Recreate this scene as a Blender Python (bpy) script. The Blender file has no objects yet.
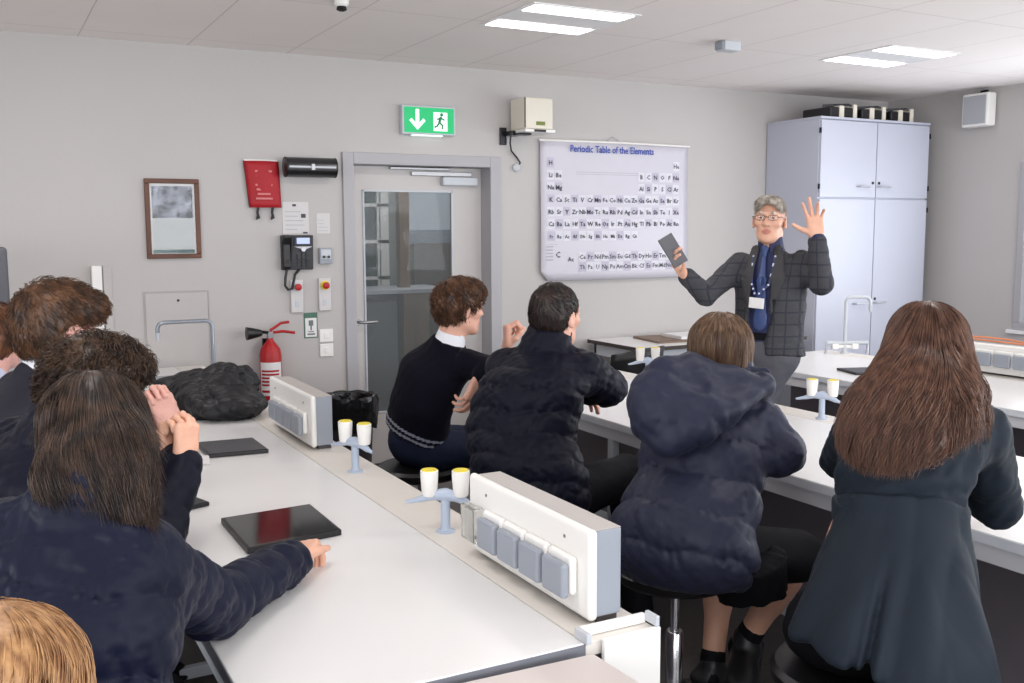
import bpy, bmesh, math, random
import numpy as np
from mathutils import Vector, Matrix
C = bpy.context.scene.collection
PI = math.pi
rng = np.random.default_rng(7)

# ------------------------------------------------------------------ materials
def srgb(r, g, b):
    f = lambda c: ((c/255)/12.92 if c/255 <= .04045 else ((c/255+.055)/1.055)**2.4)
    return (f(r), f(g), f(b), 1)

def mat(name, col, rough=.5, metal=0, var=0, vscale=8, bump=0, bscale=40, spec=.5, emit=None, estr=0, trans=0, stretch=None, sheen=0, coat=0, col2=None, detail=4, alpha=1):
    m = bpy.data.materials.new(name); m.use_nodes = True
    nt = m.node_tree; N = nt.nodes; L = nt.links
    b = N['Principled BSDF']
    c = srgb(*col) if isinstance(col, (tuple, list)) else col
    b.inputs['Base Color'].default_value = c
    b.inputs['Roughness'].default_value = rough
    b.inputs['Metallic'].default_value = metal
    b.inputs['Specular IOR Level'].default_value = spec
    if sheen: b.inputs['Sheen Weight'].default_value = sheen; b.inputs['Sheen Roughness'].default_value = .4
    if coat: b.inputs['Coat Weight'].default_value = coat
    if trans: b.inputs['Transmission Weight'].default_value = trans
    if alpha < 1: b.inputs['Alpha'].default_value = alpha
    if emit is not None:
        b.inputs['Emission Color'].default_value = srgb(*emit); b.inputs['Emission Strength'].default_value = estr
    tc = N.new('ShaderNodeTexCoord'); mp = N.new('ShaderNodeMapping')
    L.new(tc.outputs['Object'], mp.inputs['Vector'])
    if stretch: mp.inputs['Scale'].default_value = stretch
    if var or col2:
        nz = N.new('ShaderNodeTexNoise'); nz.inputs['Scale'].default_value = vscale; nz.inputs['Detail'].default_value = detail
        L.new(mp.outputs[0], nz.inputs['Vector'])
        mx = N.new('ShaderNodeMix'); mx.data_type = 'RGBA'
        c2 = srgb(*col2) if col2 else tuple(min(1, x*(1-var)) for x in c[:3])+(1,)
        mx.inputs['A'].default_value = c; mx.inputs['B'].default_value = c2
        rp = N.new('ShaderNodeMapRange'); rp.inputs[1].default_value = .35; rp.inputs[2].default_value = .65
        L.new(nz.outputs['Fac'], rp.inputs[0]); L.new(rp.outputs[0], mx.inputs['Factor'])
        L.new(mx.outputs['Result'], b.inputs['Base Color'])
    if bump:
        nb = N.new('ShaderNodeTexNoise'); nb.inputs['Scale'].default_value = bscale; nb.inputs['Detail'].default_value = 3
        L.new(mp.outputs[0], nb.inputs['Vector'])
        bp = N.new('ShaderNodeBump'); bp.inputs['Strength'].default_value = bump; bp.inputs['Distance'].default_value = .01
        L.new(nb.outputs['Fac'], bp.inputs['Height']); L.new(bp.outputs[0], b.inputs['Normal'])
    return m

# ------------------------------------------------------------------ object helpers
def tag(o, label=None, cat=None, group=None, kind=None):
    if label: o['label'] = label
    if cat: o['category'] = cat
    if group: o['group'] = group
    if kind: o['kind'] = kind
    return o

def empty(name, loc, label, cat, group=None, rz=0):
    o = bpy.data.objects.new(name, None); C.objects.link(o)
    o.empty_display_size = .05; o.location = loc; o.rotation_euler = (0, 0, rz)
    return tag(o, label, cat, group)

class MB:
    """collects shapes, builds ONE mesh object"""
    def __init__(s): s.v = []; s.f = []; s.m = []; s.M = None
    def add(s, vs, fs, mi=0):
        n = len(s.v)
        if s.M is not None: vs = [tuple(s.M @ Vector(v)) for v in vs]
        s.v += [tuple(v) for v in vs]; s.f += [tuple(i+n for i in f) for f in fs]; s.m += [mi]*len(fs)
        return s
    def box(s, x0, x1, y0, y1, z0, z1, mi=0):
        vs = [(x, y, z) for x in (x0, x1) for y in (y0, y1) for z in (z0, z1)]
        return s.add(vs, [(0,1,3,2), (4,6,7,5), (0,4,5,1), (2,3,7,6), (0,2,6,4), (1,5,7,3)], mi)
    def prism(s, poly, axis, a, b, mi=0):
        """polygon in the two other axes extruded along axis from a to b"""
        def P(u, v, w): return {'x': (w, u, v), 'y': (u, w, v), 'z': (u, v, w)}[axis]
        n = len(poly); vs = [P(u, v, a) for u, v in poly]+[P(u, v, b) for u, v in poly]
        fs = [tuple(range(n))[::-1], tuple(range(n, 2*n))]+[(i, (i+1) % n, (i+1) % n+n, i+n) for i in range(n)]
        return s.add(vs, fs, mi)
    def tube(s, pts, r, seg=10, mi=0, cap=True):
        pts = [Vector(p) for p in pts]; rs = r if isinstance(r, (list, tuple)) else [r]*len(pts)
        vs = []; fs = []; up = None
        for i, p in enumerate(pts):
            t = (pts[min(i+1, len(pts)-1)]-pts[max(i-1, 0)]).normalized()
            if up is None: up = t.orthogonal().normalized()
            up = (up-t*up.dot(t))
            up = up.normalized() if up.length > 1e-5 else t.orthogonal().normalized()
            w = t.cross(up)
            for k in range(seg):
                a = 2*PI*k/seg; vs.append(tuple(p+(up*math.cos(a)+w*math.sin(a))*rs[i]))
        for i in range(len(pts)-1):
            for k in range(seg):
                a = i*seg+k; b = i*seg+(k+1) % seg; fs.append((a, b, b+seg, a+seg))
        if cap: fs.append(tuple(range(seg))[::-1]); fs.append(tuple(range((len(pts)-1)*seg, len(pts)*seg)))
        return s.add(vs, fs, mi)
    def lathe(s, prof, c=(0, 0, 0), seg=24, mi=0, axis='z'):
        vs = []; fs = []
        for r, z in prof:
            for k in range(seg):
                a = 2*PI*k/seg; x, y = r*math.cos(a), r*math.sin(a)
                q = {'z': (x, y, z), 'x': (z, x, y), 'y': (x, z, -y)}[axis]
                vs.append((q[0]+c[0], q[1]+c[1], q[2]+c[2]))
        for i in range(len(prof)-1):
            for k in range(seg):
                a = i*seg+k; b = i*seg+(k+1) % seg; fs.append((a, b, b+seg, a+seg))
        fs.append(tuple(range(seg))[::-1]); fs.append(tuple(range((len(prof)-1)*seg, len(prof)*seg)))
        return s.add(vs, fs, mi)
    def build(s, name, ms, parent=None, bevel=0, smooth=False, seg=2, autos=True):
        me = bpy.data.meshes.new(name); me.from_pydata(s.v, [], s.f)
        for m in (ms if isinstance(ms, (list, tuple)) else [ms]): me.materials.append(m)
        me.polygons.foreach_set('material_index', s.m)
        bm = bmesh.new(); bm.from_mesh(me); bmesh.ops.recalc_face_normals(bm, faces=bm.faces); bm.to_mesh(me); bm.free()
        o = bpy.data.objects.new(name, me); C.objects.link(o)
        if parent is not None: o.parent = parent
        if smooth:
            me.polygons.foreach_set('use_smooth', [True]*len(me.polygons))
            if autos: me.set_sharp_from_angle(angle=R(40))
        if bevel:
            b = o.modifiers.new('Bevel', 'BEVEL'); b.width = bevel; b.segments = seg; b.limit_method = 'ANGLE'; b.angle_limit = R(50)
        return o
def R(d): return d*PI/180

def text_obj(name, body, m, size, loc, rot, parent=None, align='LEFT', ext=.0006, sx=1, bold=0):
    cu = bpy.data.curves.new(name, 'FONT'); cu.body = body; cu.size = size; cu.extrude = ext; cu.align_x = align; cu.offset = bold
    cu.resolution_u = 2
    t = bpy.data.objects.new(name, cu); C.objects.link(t)
    dg = bpy.context.evaluated_depsgraph_get(); dg.update()
    me = bpy.data.meshes.new_from_object(t.evaluated_get(dg)); bpy.data.objects.remove(t)
    o = bpy.data.objects.new(name, me); C.objects.link(o); me.materials.append(m)
    o.location = loc; o.rotation_euler = rot; o.scale = (sx, 1, 1)
    if parent is not None: o.parent = parent
    return o
WALLROT = (R(90), 0, 0)

# ------------------------------------------------------------------ implicit-surface modelling
def nrm(v): v = np.asarray(v, float); return v/max(np.linalg.norm(v), 1e-9)
def rotz(a): c, s = math.cos(a), math.sin(a); return np.array([[c, -s, 0], [s, c, 0], [0, 0, 1.]])
def rotx(a): c, s = math.cos(a), math.sin(a); return np.array([[1, 0, 0], [0, c, -s], [0, s, c]])
def roty(a): c, s = math.cos(a), math.sin(a); return np.array([[c, 0, s], [0, 1, 0], [-s, 0, c]])

def fold(p, amp, wl, seed=0, ax=(1, 1, 1)):
    """gentle irregular folds: warped ridges"""
    g = np.random.default_rng(seed); out = 0
    q = p*np.asarray(ax)
    for i in range(4):
        k = nrm(g.normal(size=3))*(2*PI/wl)*(1+.6*i); k2 = nrm(g.normal(size=3))*(2*PI/wl)*.5
        w = np.abs(np.sin(.5*(q@k)+1.5*np.sin(q@k2+g.uniform(0, 6))+g.uniform(0, 6)))
        out = out+(.64-w**.7)/(1+.5*i)
    return amp*out*.42

class SDF:
    def __init__(s): s.p = []; s.post = []
    # every primitive: (fn, centre, bounding radius, k, op)
    def _add(s, fn, c, r, k, op): s.p.append((fn, np.asarray(c, float), r, k, op)); return s
    def cap(s, a, b, ra, rb=None, k=.02, op='+', quilt=None, flat=None):
        a = np.asarray(a, float); b = np.asarray(b, float); rb = ra if rb is None else rb
        ab = b-a; L2 = max(ab@ab, 1e-12); L = math.sqrt(L2)
        def fn(p):
            pa = p-a; t0 = pa@ab/L2; t = np.clip(t0, 0, 1)
            w = pa-t[:, None]*ab
            if flat is not None:
                n, fsc = flat; n_ = nrm(n); w = w+np.outer(w@n_, n_)*(1/fsc-1)
            d = np.sqrt((w*w).sum(1))-(ra+(rb-ra)*t)
            if quilt is not None:
                sp, am = quilt; u = np.abs(np.sin(PI*(t0*L)/sp+.7+.25*np.sin(p@np.array([19., 23, 31])))); d = d-am*(np.sqrt(u)-.75)+.22*am*np.exp(-3*u)*np.sin(p@np.array([95., 120, 60])+2*np.sin(p@np.array([40., -30, 50])))
            return d
        s._add(fn, (a+b)/2, L/2+max(ra, rb)+(quilt[1] if quilt else 0), k, op); return s
    def chain(s, pts, rs, k=.02, op='+', quilt=None, flat=None, ki=.02):
        T = SDF()
        off = 0
        for i in range(len(pts)-1): T.cap(pts[i], pts[i+1], rs[i], rs[i+1], k=ki, quilt=quilt, flat=flat)
        pr = T.p
        def fn(p):
            d = pr[0][0](p)
            for q in pr[1:]:
                e = q[0](p); h = np.maximum(ki-np.abs(d-e), 0)/ki; d = np.minimum(d, e)-h*h*ki*.25
            return d
        A = np.array(pts, float); mid = (A.min(0)+A.max(0))/2
        s._add(fn, mid, float(np.linalg.norm(A-mid, axis=1).max())+max(rs)+.02, k, op); return s
    def ell(s, c, r, M=None, k=.02, op='+'):
        c = np.asarray(c, float); r = np.asarray(r, float); M = np.eye(3) if M is None else M
        def fn(p):
            q = (p-c)@M; k0 = np.sqrt(((q/r)**2).sum(1)); k1 = np.sqrt(((q/(r*r))**2).sum(1))
            return k0*(k0-1)/np.maximum(k1, 1e-9)
        s._add(fn, c, r.max(), k, op); return s
    def box(s, c, h, M=None, rd=.005, k=.01, op='+'):
        c = np.asarray(c, float); h = np.asarray(h, float)-rd; M = np.eye(3) if M is None else M
        def fn(p):
            q = np.abs((p-c)@M)-h; return np.sqrt((np.maximum(q, 0)**2).sum(1))+np.minimum(q.max(1), 0)-rd
        s._add(fn, c, float(np.linalg.norm(h))+rd, k, op); return s
    def loft(s, secs, lat, k=.04, op='+', quilt=None, endr=.7, hollow=0):
        """secs: list of (centre, rx lateral, ry front) from bottom to top; lat: lateral unit vector(s)"""
        Pn = np.array([q[0] for q in secs], float); rx = np.array([q[1] for q in secs], float); ry = np.array([q[2] for q in secs], float)
        lat = np.asarray(lat, float); lats = np.tile(lat, (len(Pn), 1)) if lat.ndim == 1 else lat
        ax = nrm(Pn[-1]-Pn[0]); tn = (Pn-Pn[0])@ax
        order = np.argsort(tn); tn = tn[order]; Pn = Pn[order]; rx = rx[order]; ry = ry[order]; lats = lats[order]
        tt_ = np.linspace(tn[0], tn[-1], 61)
        def sm(A):                                            # linear table then gentle smoothing
            B = np.interp(tt_, tn, A)
            for _ in range(14): B[1:-1] = (B[:-2]+2*B[1:-1]+B[2:])/4
            return B
        P_ = np.stack([sm(Pn[:, i]) for i in range(3)], 1); X_ = sm(rx); Y_ = sm(ry); La = np.stack([sm(lats[:, i]) for i in range(3)], 1)
        P0 = Pn[0].copy()
        def fn(p):
            u = (p-P0)@ax; t = np.clip(u, tt_[0], tt_[-1])
            c = np.stack([np.interp(t, tt_, P_[:, i]) for i in range(3)], 1); X = np.interp(t, tt_, X_); Y = np.interp(t, tt_, Y_)
            la = np.stack([np.interp(t, tt_, La[:, i]) for i in range(3)], 1)
            la = la-ax*(la@ax)[:, None]; la /= np.linalg.norm(la, axis=1)[:, None]; fr = np.cross(ax, la)
            w = p-c; x = (w*la).sum(1); y = (w*fr).sum(1); z = u-t; Zr = endr*np.minimum(X, Y)
            k0 = np.sqrt((x/X)**2+(y/Y)**2+(z/Zr)**2); k1 = np.sqrt((x/X**2)**2+(y/Y**2)**2+(z/Zr**2)**2)
            d = k0*(k0-1)/np.maximum(k1, 1e-6)*.93
            if quilt is not None:
                sp, am = quilt[:2]; ph = quilt[2] if len(quilt) > 2 else 0
                uu = u+.010*np.sin(x*17+1)+.005*np.sin(x*41+y*30)
                us = np.abs(np.sin(PI*uu/sp+ph)); d = d-am*(np.sqrt(us)-.75)+.28*am*np.exp(-3*us)*np.sin(x*150+3*np.sin(x*37+u*25))
            return d
        mid = (P_.min(0)+P_.max(0))/2
        s._add(fn, mid, float(np.linalg.norm(P_-mid, axis=1).max())+max(rx.max(), ry.max())*1.1, k, op); return s
    def ev(s, p, prims=None):
        d = np.full(len(p), 1.0)
        first = True
        for fn, c, r, k, op in (s.p if prims is None else prims):
            e = fn(p)
            if op == '+':
                h = np.maximum(k-np.abs(d-e), 0)/k; d = np.minimum(d, e)-h*h*k*.25
            elif op == '-':
                e = -e; h = np.maximum(k-np.abs(d-e), 0)/k; d = np.maximum(d, e)+h*h*k*.25
            else:
                d = np.maximum(d, e)
        for f in s.post: d = d+f(p)
        return d
    def mesh(s, h, lo=None, hi=None):
        if lo is None:
            P = [q for q in s.p if q[4] == '+']
            lo = np.min([q[1]-q[2] for q in P], 0)-.02; hi = np.max([q[1]+q[2] for q in P], 0)+.02
        lo = np.asarray(lo); n = np.ceil((np.asarray(hi)-lo)/h).astype(int)+1
        B = 10; nb = np.ceil(n/B).astype(int); n = nb*B
        V = np.ones(tuple(n), np.float32)
        loc = np.stack(np.meshgrid(*[np.arange(B)]*3, indexing='ij'), -1).reshape(-1, 3)*h
        cen = np.stack(np.meshgrid(*[np.arange(m) for m in nb], indexing='ij'), -1).reshape(-1, 3)
        cp = lo+(cen*B+(B-1)/2)*h; rad = B*h*.87
        cd = s.ev(cp)
        for (i, j, k_), c, d in zip(cen, cp, cd):
            if abs(d) > rad*1.5+.03:
                V[i*B:(i+1)*B, j*B:(j+1)*B, k_*B:(k_+1)*B] = d; continue
            pr = [q for q in s.p if np.linalg.norm(q[1]-c)-q[2] < rad+.06+q[3]]
            v = s.ev(lo+np.array([i, j, k_])*B*h+loc, pr) if pr else np.full(B**3, 1.)
            V[i*B:(i+1)*B, j*B:(j+1)*B, k_*B:(k_+1)*B] = v.reshape(B, B, B)
        V = np.pad(V, 1, constant_values=1.); lo = lo-h
        ins = V < 0
        cs = [(a, b, c) for a in (0, 1) for b in (0, 1) for c in (0, 1)]
        sl = lambda A, o: A[o[0]:A.shape[0]-1+o[0], o[1]:A.shape[1]-1+o[1], o[2]:A.shape[2]-1+o[2]]
        cnt = sum(sl(ins, o).astype(np.int8) for o in cs)
        act = (cnt > 0) & (cnt < 8); I = np.argwhere(act)
        if len(I) == 0: return np.zeros((0, 3)), np.zeros((0, 4), int)
        idx = np.full(act.shape, -1, np.int64); idx[act] = np.arange(len(I))
        cv = np.stack([V[I[:, 0]+o[0], I[:, 1]+o[1], I[:, 2]+o[2]] for o in cs], 1)
        acc = np.zeros((len(I), 3)); w = np.zeros(len(I))
        for a in range(8):
            for b in range(a+1, 8):
                df = [cs[b][t]-cs[a][t] for t in range(3)]
                if sum(map(abs, df)) != 1: continue
                va, vb = cv[:, a], cv[:, b]; m = (va < 0) != (vb < 0); t = np.where(m, va/np.where(m, va-vb, 1), 0)
                pt = np.array(cs[a])+t[:, None]*np.array(df); acc += pt*m[:, None]; w += m
        vs = lo+(I+acc/w[:, None])*h
        Q = []
        for ax in range(3):
            o1, o2 = (ax+1) % 3, (ax+2) % 3
            A = ins; sh = [slice(None)]*3; sh2 = [slice(None)]*3
            sh[ax] = slice(0, -1); sh2[ax] = slice(1, None)
            ch = A[tuple(sh)] != A[tuple(sh2)]; E = np.argwhere(ch)
            E = E[(E[:, o1] > 0) & (E[:, o2] > 0) & (E[:, o1] < act.shape[o1]) & (E[:, o2] < act.shape[o2])]
            flip = A[tuple(E.T)]
            def at_(d1, d2):
                q = E.copy(); q[:, o1] -= d1; q[:, o2] -= d2; return idx[tuple(q.T)]
            q = np.stack([at_(1, 1), at_(0, 1), at_(0, 0), at_(1, 0)], 1)
            q[~flip] = q[~flip][:, ::-1]; Q.append(q)
        Q = np.concatenate(Q); Q = Q[(Q >= 0).all(1)]
        return vs, Q

def np_mesh(name, vs, fs, ms, parent=None, smooth=True, mi=None):
    """vs (n,3), fs (m,k) int array or list of such arrays"""
    me = bpy.data.meshes.new(name)
    F = fs if isinstance(fs, list) else [fs]
    F = [f for f in F if len(f)]
    me.vertices.add(len(vs)); me.vertices.foreach_set('co', np.asarray(vs, np.float32).ravel())
    loops = np.concatenate([f.ravel() for f in F]); sizes = np.concatenate([np.full(len(f), f.shape[1]) for f in F])
    me.loops.add(len(loops)); me.loops.foreach_set('vertex_index', loops.astype(np.int32))
    me.polygons.add(len(sizes)); me.polygons.foreach_set('loop_start', (np.cumsum(sizes)-sizes).astype(np.int32))
    if smooth: me.polygons.foreach_set('use_smooth', np.ones(len(sizes), bool))
    for m in (ms if isinstance(ms, (list, tuple)) else [ms]): me.materials.append(m)
    if mi is not None: me.polygons.foreach_set('material_index', np.asarray(mi, np.int32))
    me.update(calc_edges=True); me.validate()
    o = bpy.data.objects.new(name, me); C.objects.link(o)
    if parent is not None: o.parent = parent; o.matrix_parent_inverse = Matrix.Translation(-Vector(parent.location))
    return o

def join_np(parts):
    vs, fs, n = [], [], 0
    for v, f in parts:
        vs.append(v); fs.append(f+n); n += len(v)
    return np.concatenate(vs), np.concatenate(fs)

def sdf_obj(name, S, h, ms, parent, mi=None, hi_res=None, origin=(0, 0, 0)):
    v, f = S.mesh(h)
    k = None
    if mi is not None: k = mi(v[f].mean(1))
    return np_mesh(name, v, f, ms, parent, mi=k)

# ------------------------------------------------------------------ hair strands
def grad(S, p, e=.002):
    d0 = S.ev(p); g = np.stack([S.ev(p+np.eye(3)[i]*e)-d0 for i in range(3)], 1)
    return d0, g/np.maximum(np.linalg.norm(g, axis=1), 1e-6)[:, None]

def strands(S, roots, flow, length, steps, width, seed=0, depth=(-.004, .004), wave=0, wl=.03, tip=.3, lift=0, free=2.):
    """walk along the level sets of S following flow(p) -> tube mesh arrays"""
    g = np.random.default_rng(seed); n = len(roots)
    lev = g.uniform(depth[0], depth[1], n)
    L = g.uniform(length[0], length[1], n) if isinstance(length, tuple) else np.asarray(length)
    p = roots.copy(); path = []; d = None
    for i in range(steps+1):
        d0, N = grad(S, p)
        lv = lev+lift*(i/steps)**2
        if i/steps < free: p = p-N*(d0-lv)[:, None]
        else: p = p-N*np.minimum(d0-lv, 0)[:, None]
        path.append(p.copy())
        fl = flow(p, i/steps); fl = fl-N*((fl*N).sum(1)*(1-.3*(lift != 0)))[:, None] if i/steps < free else fl
        fl /= np.maximum(np.linalg.norm(fl, axis=1), 1e-6)[:, None]
        d = fl if d is None else d*.5+fl*.5
        d = d/np.maximum(np.linalg.norm(d, axis=1), 1e-6)[:, None]
        p = p+d*(L/steps)[:, None]
    P = np.stack(path, 1)                                   # n, steps+1, 3
    if wave:
        T = np.gradient(P, axis=1); T /= np.maximum(np.linalg.norm(T, axis=2), 1e-6)[..., None]
        A = np.cross(T, g.normal(size=(n, 1, 3))); A /= np.maximum(np.linalg.norm(A, axis=2), 1e-6)[..., None]; Bv = np.cross(T, A)
        s_ = np.linspace(0, 1, steps+1)[None]*L[:, None]; ph = g.uniform(0, 6.28, (n, 1)); w_ = wl*g.uniform(.75, 1.3, (n, 1))
        am = wave*g.uniform(.5, 1.2, (n, 1))*np.minimum(1, np.linspace(0, 1, steps+1)[None]*4)
        P = P+A*(am*np.cos(2*PI*s_/w_+ph))[..., None]+Bv*(am*np.sin(2*PI*s_/w_+ph))[..., None]
    return tubes(P, width*g.uniform(.7, 1.2, n), tip)

def tubes(P, w, tip=.3):
    n, m, _ = P.shape
    T = np.gradient(P, axis=1); T /= np.maximum(np.linalg.norm(T, axis=2), 1e-6)[..., None]
    ref = np.array([.3, .5, .81]); A = np.cross(T, ref); A /= np.maximum(np.linalg.norm(A, axis=2), 1e-6)[..., None]; Bv = np.cross(T, A)
    taper = np.interp(np.linspace(0, 1, m), [0, .15, .6, 1], [.6, 1, .9, tip])
    V = []
    for k in range(3):
        a = 2*PI*k/3; V.append(P+(A*math.cos(a)+Bv*math.sin(a))*(w[:, None]*taper[None])[..., None])
    V = np.stack(V, 2).reshape(-1, 3)                        # n, m, 3verts
    base = (np.arange(n)[:, None]*m+np.arange(m-1)[None])*3
    F = []
    for k in range(3):
        k2 = (k+1) % 3; F.append(np.stack([base+k, base+k2, base+3+k2, base+3+k], -1).reshape(-1, 4))
    return V, np.concatenate(F)


# ================================================================== the room
D = 6.26; CEIL = 2.72; XR = 7.15; XL = -2.6; YF = -2.4; BZ = .80
M_wall = mat('wall_paint', (192, 188, 186), .75, var=.02, vscale=1.5, bump=.06, bscale=60)
M_ceil = mat('ceiling_board', (244, 237, 234), .85, var=.02, vscale=2)
M_floor = mat('vinyl_floor', (92, 86, 84), .45, var=.18, vscale=30, detail=6)
M_white = mat('white_laminate', (240, 240, 240), .4, var=.02, vscale=3)
M_top = mat('bench_laminate', (232, 231, 230), .28, var=.015, vscale=5, spec=.45)
M_strip = mat('service_strip', (228, 222, 214), .35, var=.03, vscale=6)
M_edge = mat('bench_edge', (120, 122, 130), .4); M_edgel = mat('pale_bench_edge', (222, 226, 232), .35)
M_dark = mat('bench_underside', (74, 68, 70), .6, var=.08)
M_panel = mat('bench_panel', (112, 106, 112), .6, var=.06)
M_lgrey = mat('light_grey_metal', (196, 200, 206), .4)
M_cup = mat('cupboard_laminate', (188, 191, 205), .35, var=.015, vscale=2)
M_grey = mat('grey_casing', (150, 156, 166), .45)
M_tapblue = mat('epoxy_grey_blue', (176, 188, 206), .35)
M_yel = mat('gas_yellow', (235, 214, 60), .5)
M_pwhite = mat('white_plastic', (242, 240, 236), .35)
M_black = mat('black_plastic', (22, 22, 24), .4)
M_blackg = mat('gloss_black', (9, 9, 10), .08, spec=.6)
M_chrome = mat('chrome', (215, 215, 218), .18, metal=1)
M_steel = mat('brushed_steel', (150, 150, 152), .32, metal=1)
M_dsteel = mat('dark_steel', (58, 58, 62), .3, metal=1)
M_frame = mat('frame_grey', (172, 170, 174), .5)
M_door = mat('door_grey', (200, 195, 193), .5, var=.02)
M_red = mat('signal_red', (176, 20, 28), .4)
M_redcloth = mat('red_pouch', (170, 22, 34), .6, bump=.3, bscale=30)
M_green = mat('exit_green', (16, 160, 96), .5, emit=(20, 200, 120), estr=.8)
M_signw = mat('exit_white', (240, 255, 248), .5, emit=(225, 255, 240), estr=1.0)
M_paper = mat('paper', (232, 230, 230), .7); M_fpaper = mat('faint_paper', (212, 209, 209), .7)
M_ink = mat('ink', (70, 72, 82), .7)
M_inkl = mat('faint_ink', (170, 170, 178), .7)
M_blue = mat('blue_ink', (44, 74, 170), .6)
M_lilac = mat('cell_lilac', (194, 189, 206), .7)
M_cellw = mat('cell_white', (218, 217, 226), .7)
M_poster = mat('poster_sheet', (205, 202, 212), .35, var=.02)
M_wood = mat('brown_wood', (104, 62, 40), .45, var=.3, vscale=8, stretch=(1, 1, .1))
M_wood2 = mat('pale_board', (128, 104, 86), .5, var=.2, vscale=10, stretch=(.2, 1, 1))
M_tube = mat('lamp_diffuser', (255, 252, 248), .5, emit=(255, 250, 246), estr=7)
M_cream = mat('cream_enamel', (226, 219, 204), .4)
M_glass = mat('clear_glass', (200, 210, 212), .02, spec=.5, alpha=.08)
M_clear = mat('clear_plastic', (240, 240, 236), .1, trans=.9)

def tile_ceiling():
    """square ceiling boards with thin joints"""
    nt = M_ceil.node_tree; N = nt.nodes; L = nt.links; b = N['Principled BSDF']
    tc = N.new('ShaderNodeTexCoord'); br = N.new('ShaderNodeTexBrick'); br.offset = 0
    mp = N.new('ShaderNodeMapping'); mp.inputs['Location'].default_value = (.02, -.04, 0)
    br.inputs['Scale'].default_value = 1; br.inputs['Brick Width'].default_value = .6; br.inputs['Row Height'].default_value = 1.2
    br.inputs['Mortar Size'].default_value = .004; br.inputs['Mortar Smooth'].default_value = .6
    L.new(tc.outputs['Object'], mp.inputs[0]); L.new(mp.outputs[0], br.inputs['Vector'])
    bp = N.new('ShaderNodeBump'); bp.inputs['Strength'].default_value = .35; bp.inputs['Distance'].default_value = .004; bp.invert = True
    mx = N.new('ShaderNodeMix'); mx.data_type = 'RGBA'; mx.inputs['B'].default_value = srgb(206, 198, 195); L.new(br.outputs['Fac'], mx.inputs['Factor'])
    src = b.inputs['Base Color'].links[0].from_socket; L.new(src, mx.inputs['A']); L.new(mx.outputs['Result'], b.inputs['Base Color'])
    L.new(br.outputs['Fac'], bp.inputs['Height']); L.new(bp.outputs[0], b.inputs['Normal'])
tile_ceiling()

def struct(name, mb, m, **k): return tag(mb.build(name, m, **k), kind='structure')
DX0, DX1, DZ = 2.19, 3.22, 2.06     # door opening
struct('floor', MB().box(XL, XR, YF, D, -.1, 0), M_floor)
struct('ceiling', MB().box(XL-.1, XR+.1, YF-.1, D+.1, CEIL, CEIL+.1), M_ceil)
w = MB(); w.box(XL, DX0, D, D+.3, 0, CEIL).box(DX1, XR+.1, D, D+.3, 0, CEIL).box(DX0, DX1, D, D+.3, DZ, CEIL)
struct('wall_back', w, M_wall)
lw = [(-1.7, .5), (1.1, 3.3)]
w = MB().box(XL-.1, XL, YF, D, 0, .9).box(XL-.1, XL, YF, D, 2.2, CEIL)
for a, b in ((YF, -1.7), (.5, 1.1), (3.3, D)): w.box(XL-.1, XL, a, b, .9, 2.2)
struct('wall_left', w, M_wall)
# right wall with window openings along the side nearer the viewer
w = MB(); WZ0, WZ1 = .82, 2.12; wins = [(2.9, 4.95), (.5, 2.6), (-2.0, .2)]
w.box(XR, XR+.12, YF, D, 0, WZ0).box(XR, XR+.12, YF, D, WZ1, CEIL)
ys = [D, 4.95, 2.9, 2.6, .5, .2, -2.0, YF]
for a, b in zip(ys[::2], ys[1::2]): w.box(XR, XR+.12, b, a, WZ0, WZ1)
struct('wall_right', w, M_wall)
w = MB(); w.box(XL, XR, YF-.1, YF, 0, .9).box(XL, XR, YF-.1, YF, 2.3, CEIL)
fw = [(-2.2, 1.0), (1.4, 4.4), (4.8, 6.9)]
xs = [XL, -2.2, 1.0, 1.4, 4.4, 4.8, 6.9, XR]
for a, b in zip(xs[::2], xs[1::2]): w.box(a, b, YF-.1, YF, .9, 2.3)
struct('wall_front', w, M_wall)
def window(n, ax, a, b, z0, z1, at, t=.05):
    m = MB()
    def bx(u0, u1, v0, v1):
        if ax == 'y': m.box(at-.02, at+t, u0, u1, v0, v1)
        else: m.box(u0, u1, at-t, at+.02, v0, v1)
    bx(a, b, z0, z0+.06); bx(a, b, z1-.06, z1); bx(a, a+.06, z0+.06, z1-.06); bx(b-.06, b, z0+.06, z1-.06)
    c = (a+b)/2; bx(c-.03, c+.03, z0+.06, z1-.06)
    o = tag(m.build('window_%d' % n, M_frame, bevel=.004), kind='structure')
    g = MB()
    if ax == 'y': g.box(at+.01, at+.016, a+.05, b-.05, z0+.05, z1-.05)
    else: g.box(a+.05, b-.05, at-.016, at-.01, z0+.05, z1-.05)
    g.build('pane', M_glass, o)
for i, (a, b) in enumerate(wins): window(i+1, 'y', a, b, WZ0, WZ1, XR)
for i, (a, b) in enumerate(lw): window(i+5, 'y', a, b, .9, 2.2, XL-.06)
struct('trim_2', MB().box(XR-.03, XR, 2.8, 5.0, WZ0-.03, WZ0), M_white, bevel=.004)
struct('baseboard_back', MB().box(XL, DX0-.08, D-.012, D, 0, .09).box(DX1+.08, XR, D-.012, D, 0, .09), M_dark)
struct('baseboard_right', MB().box(XR-.012, XR, YF, D-.02, 0, .09), M_dark)

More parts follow.
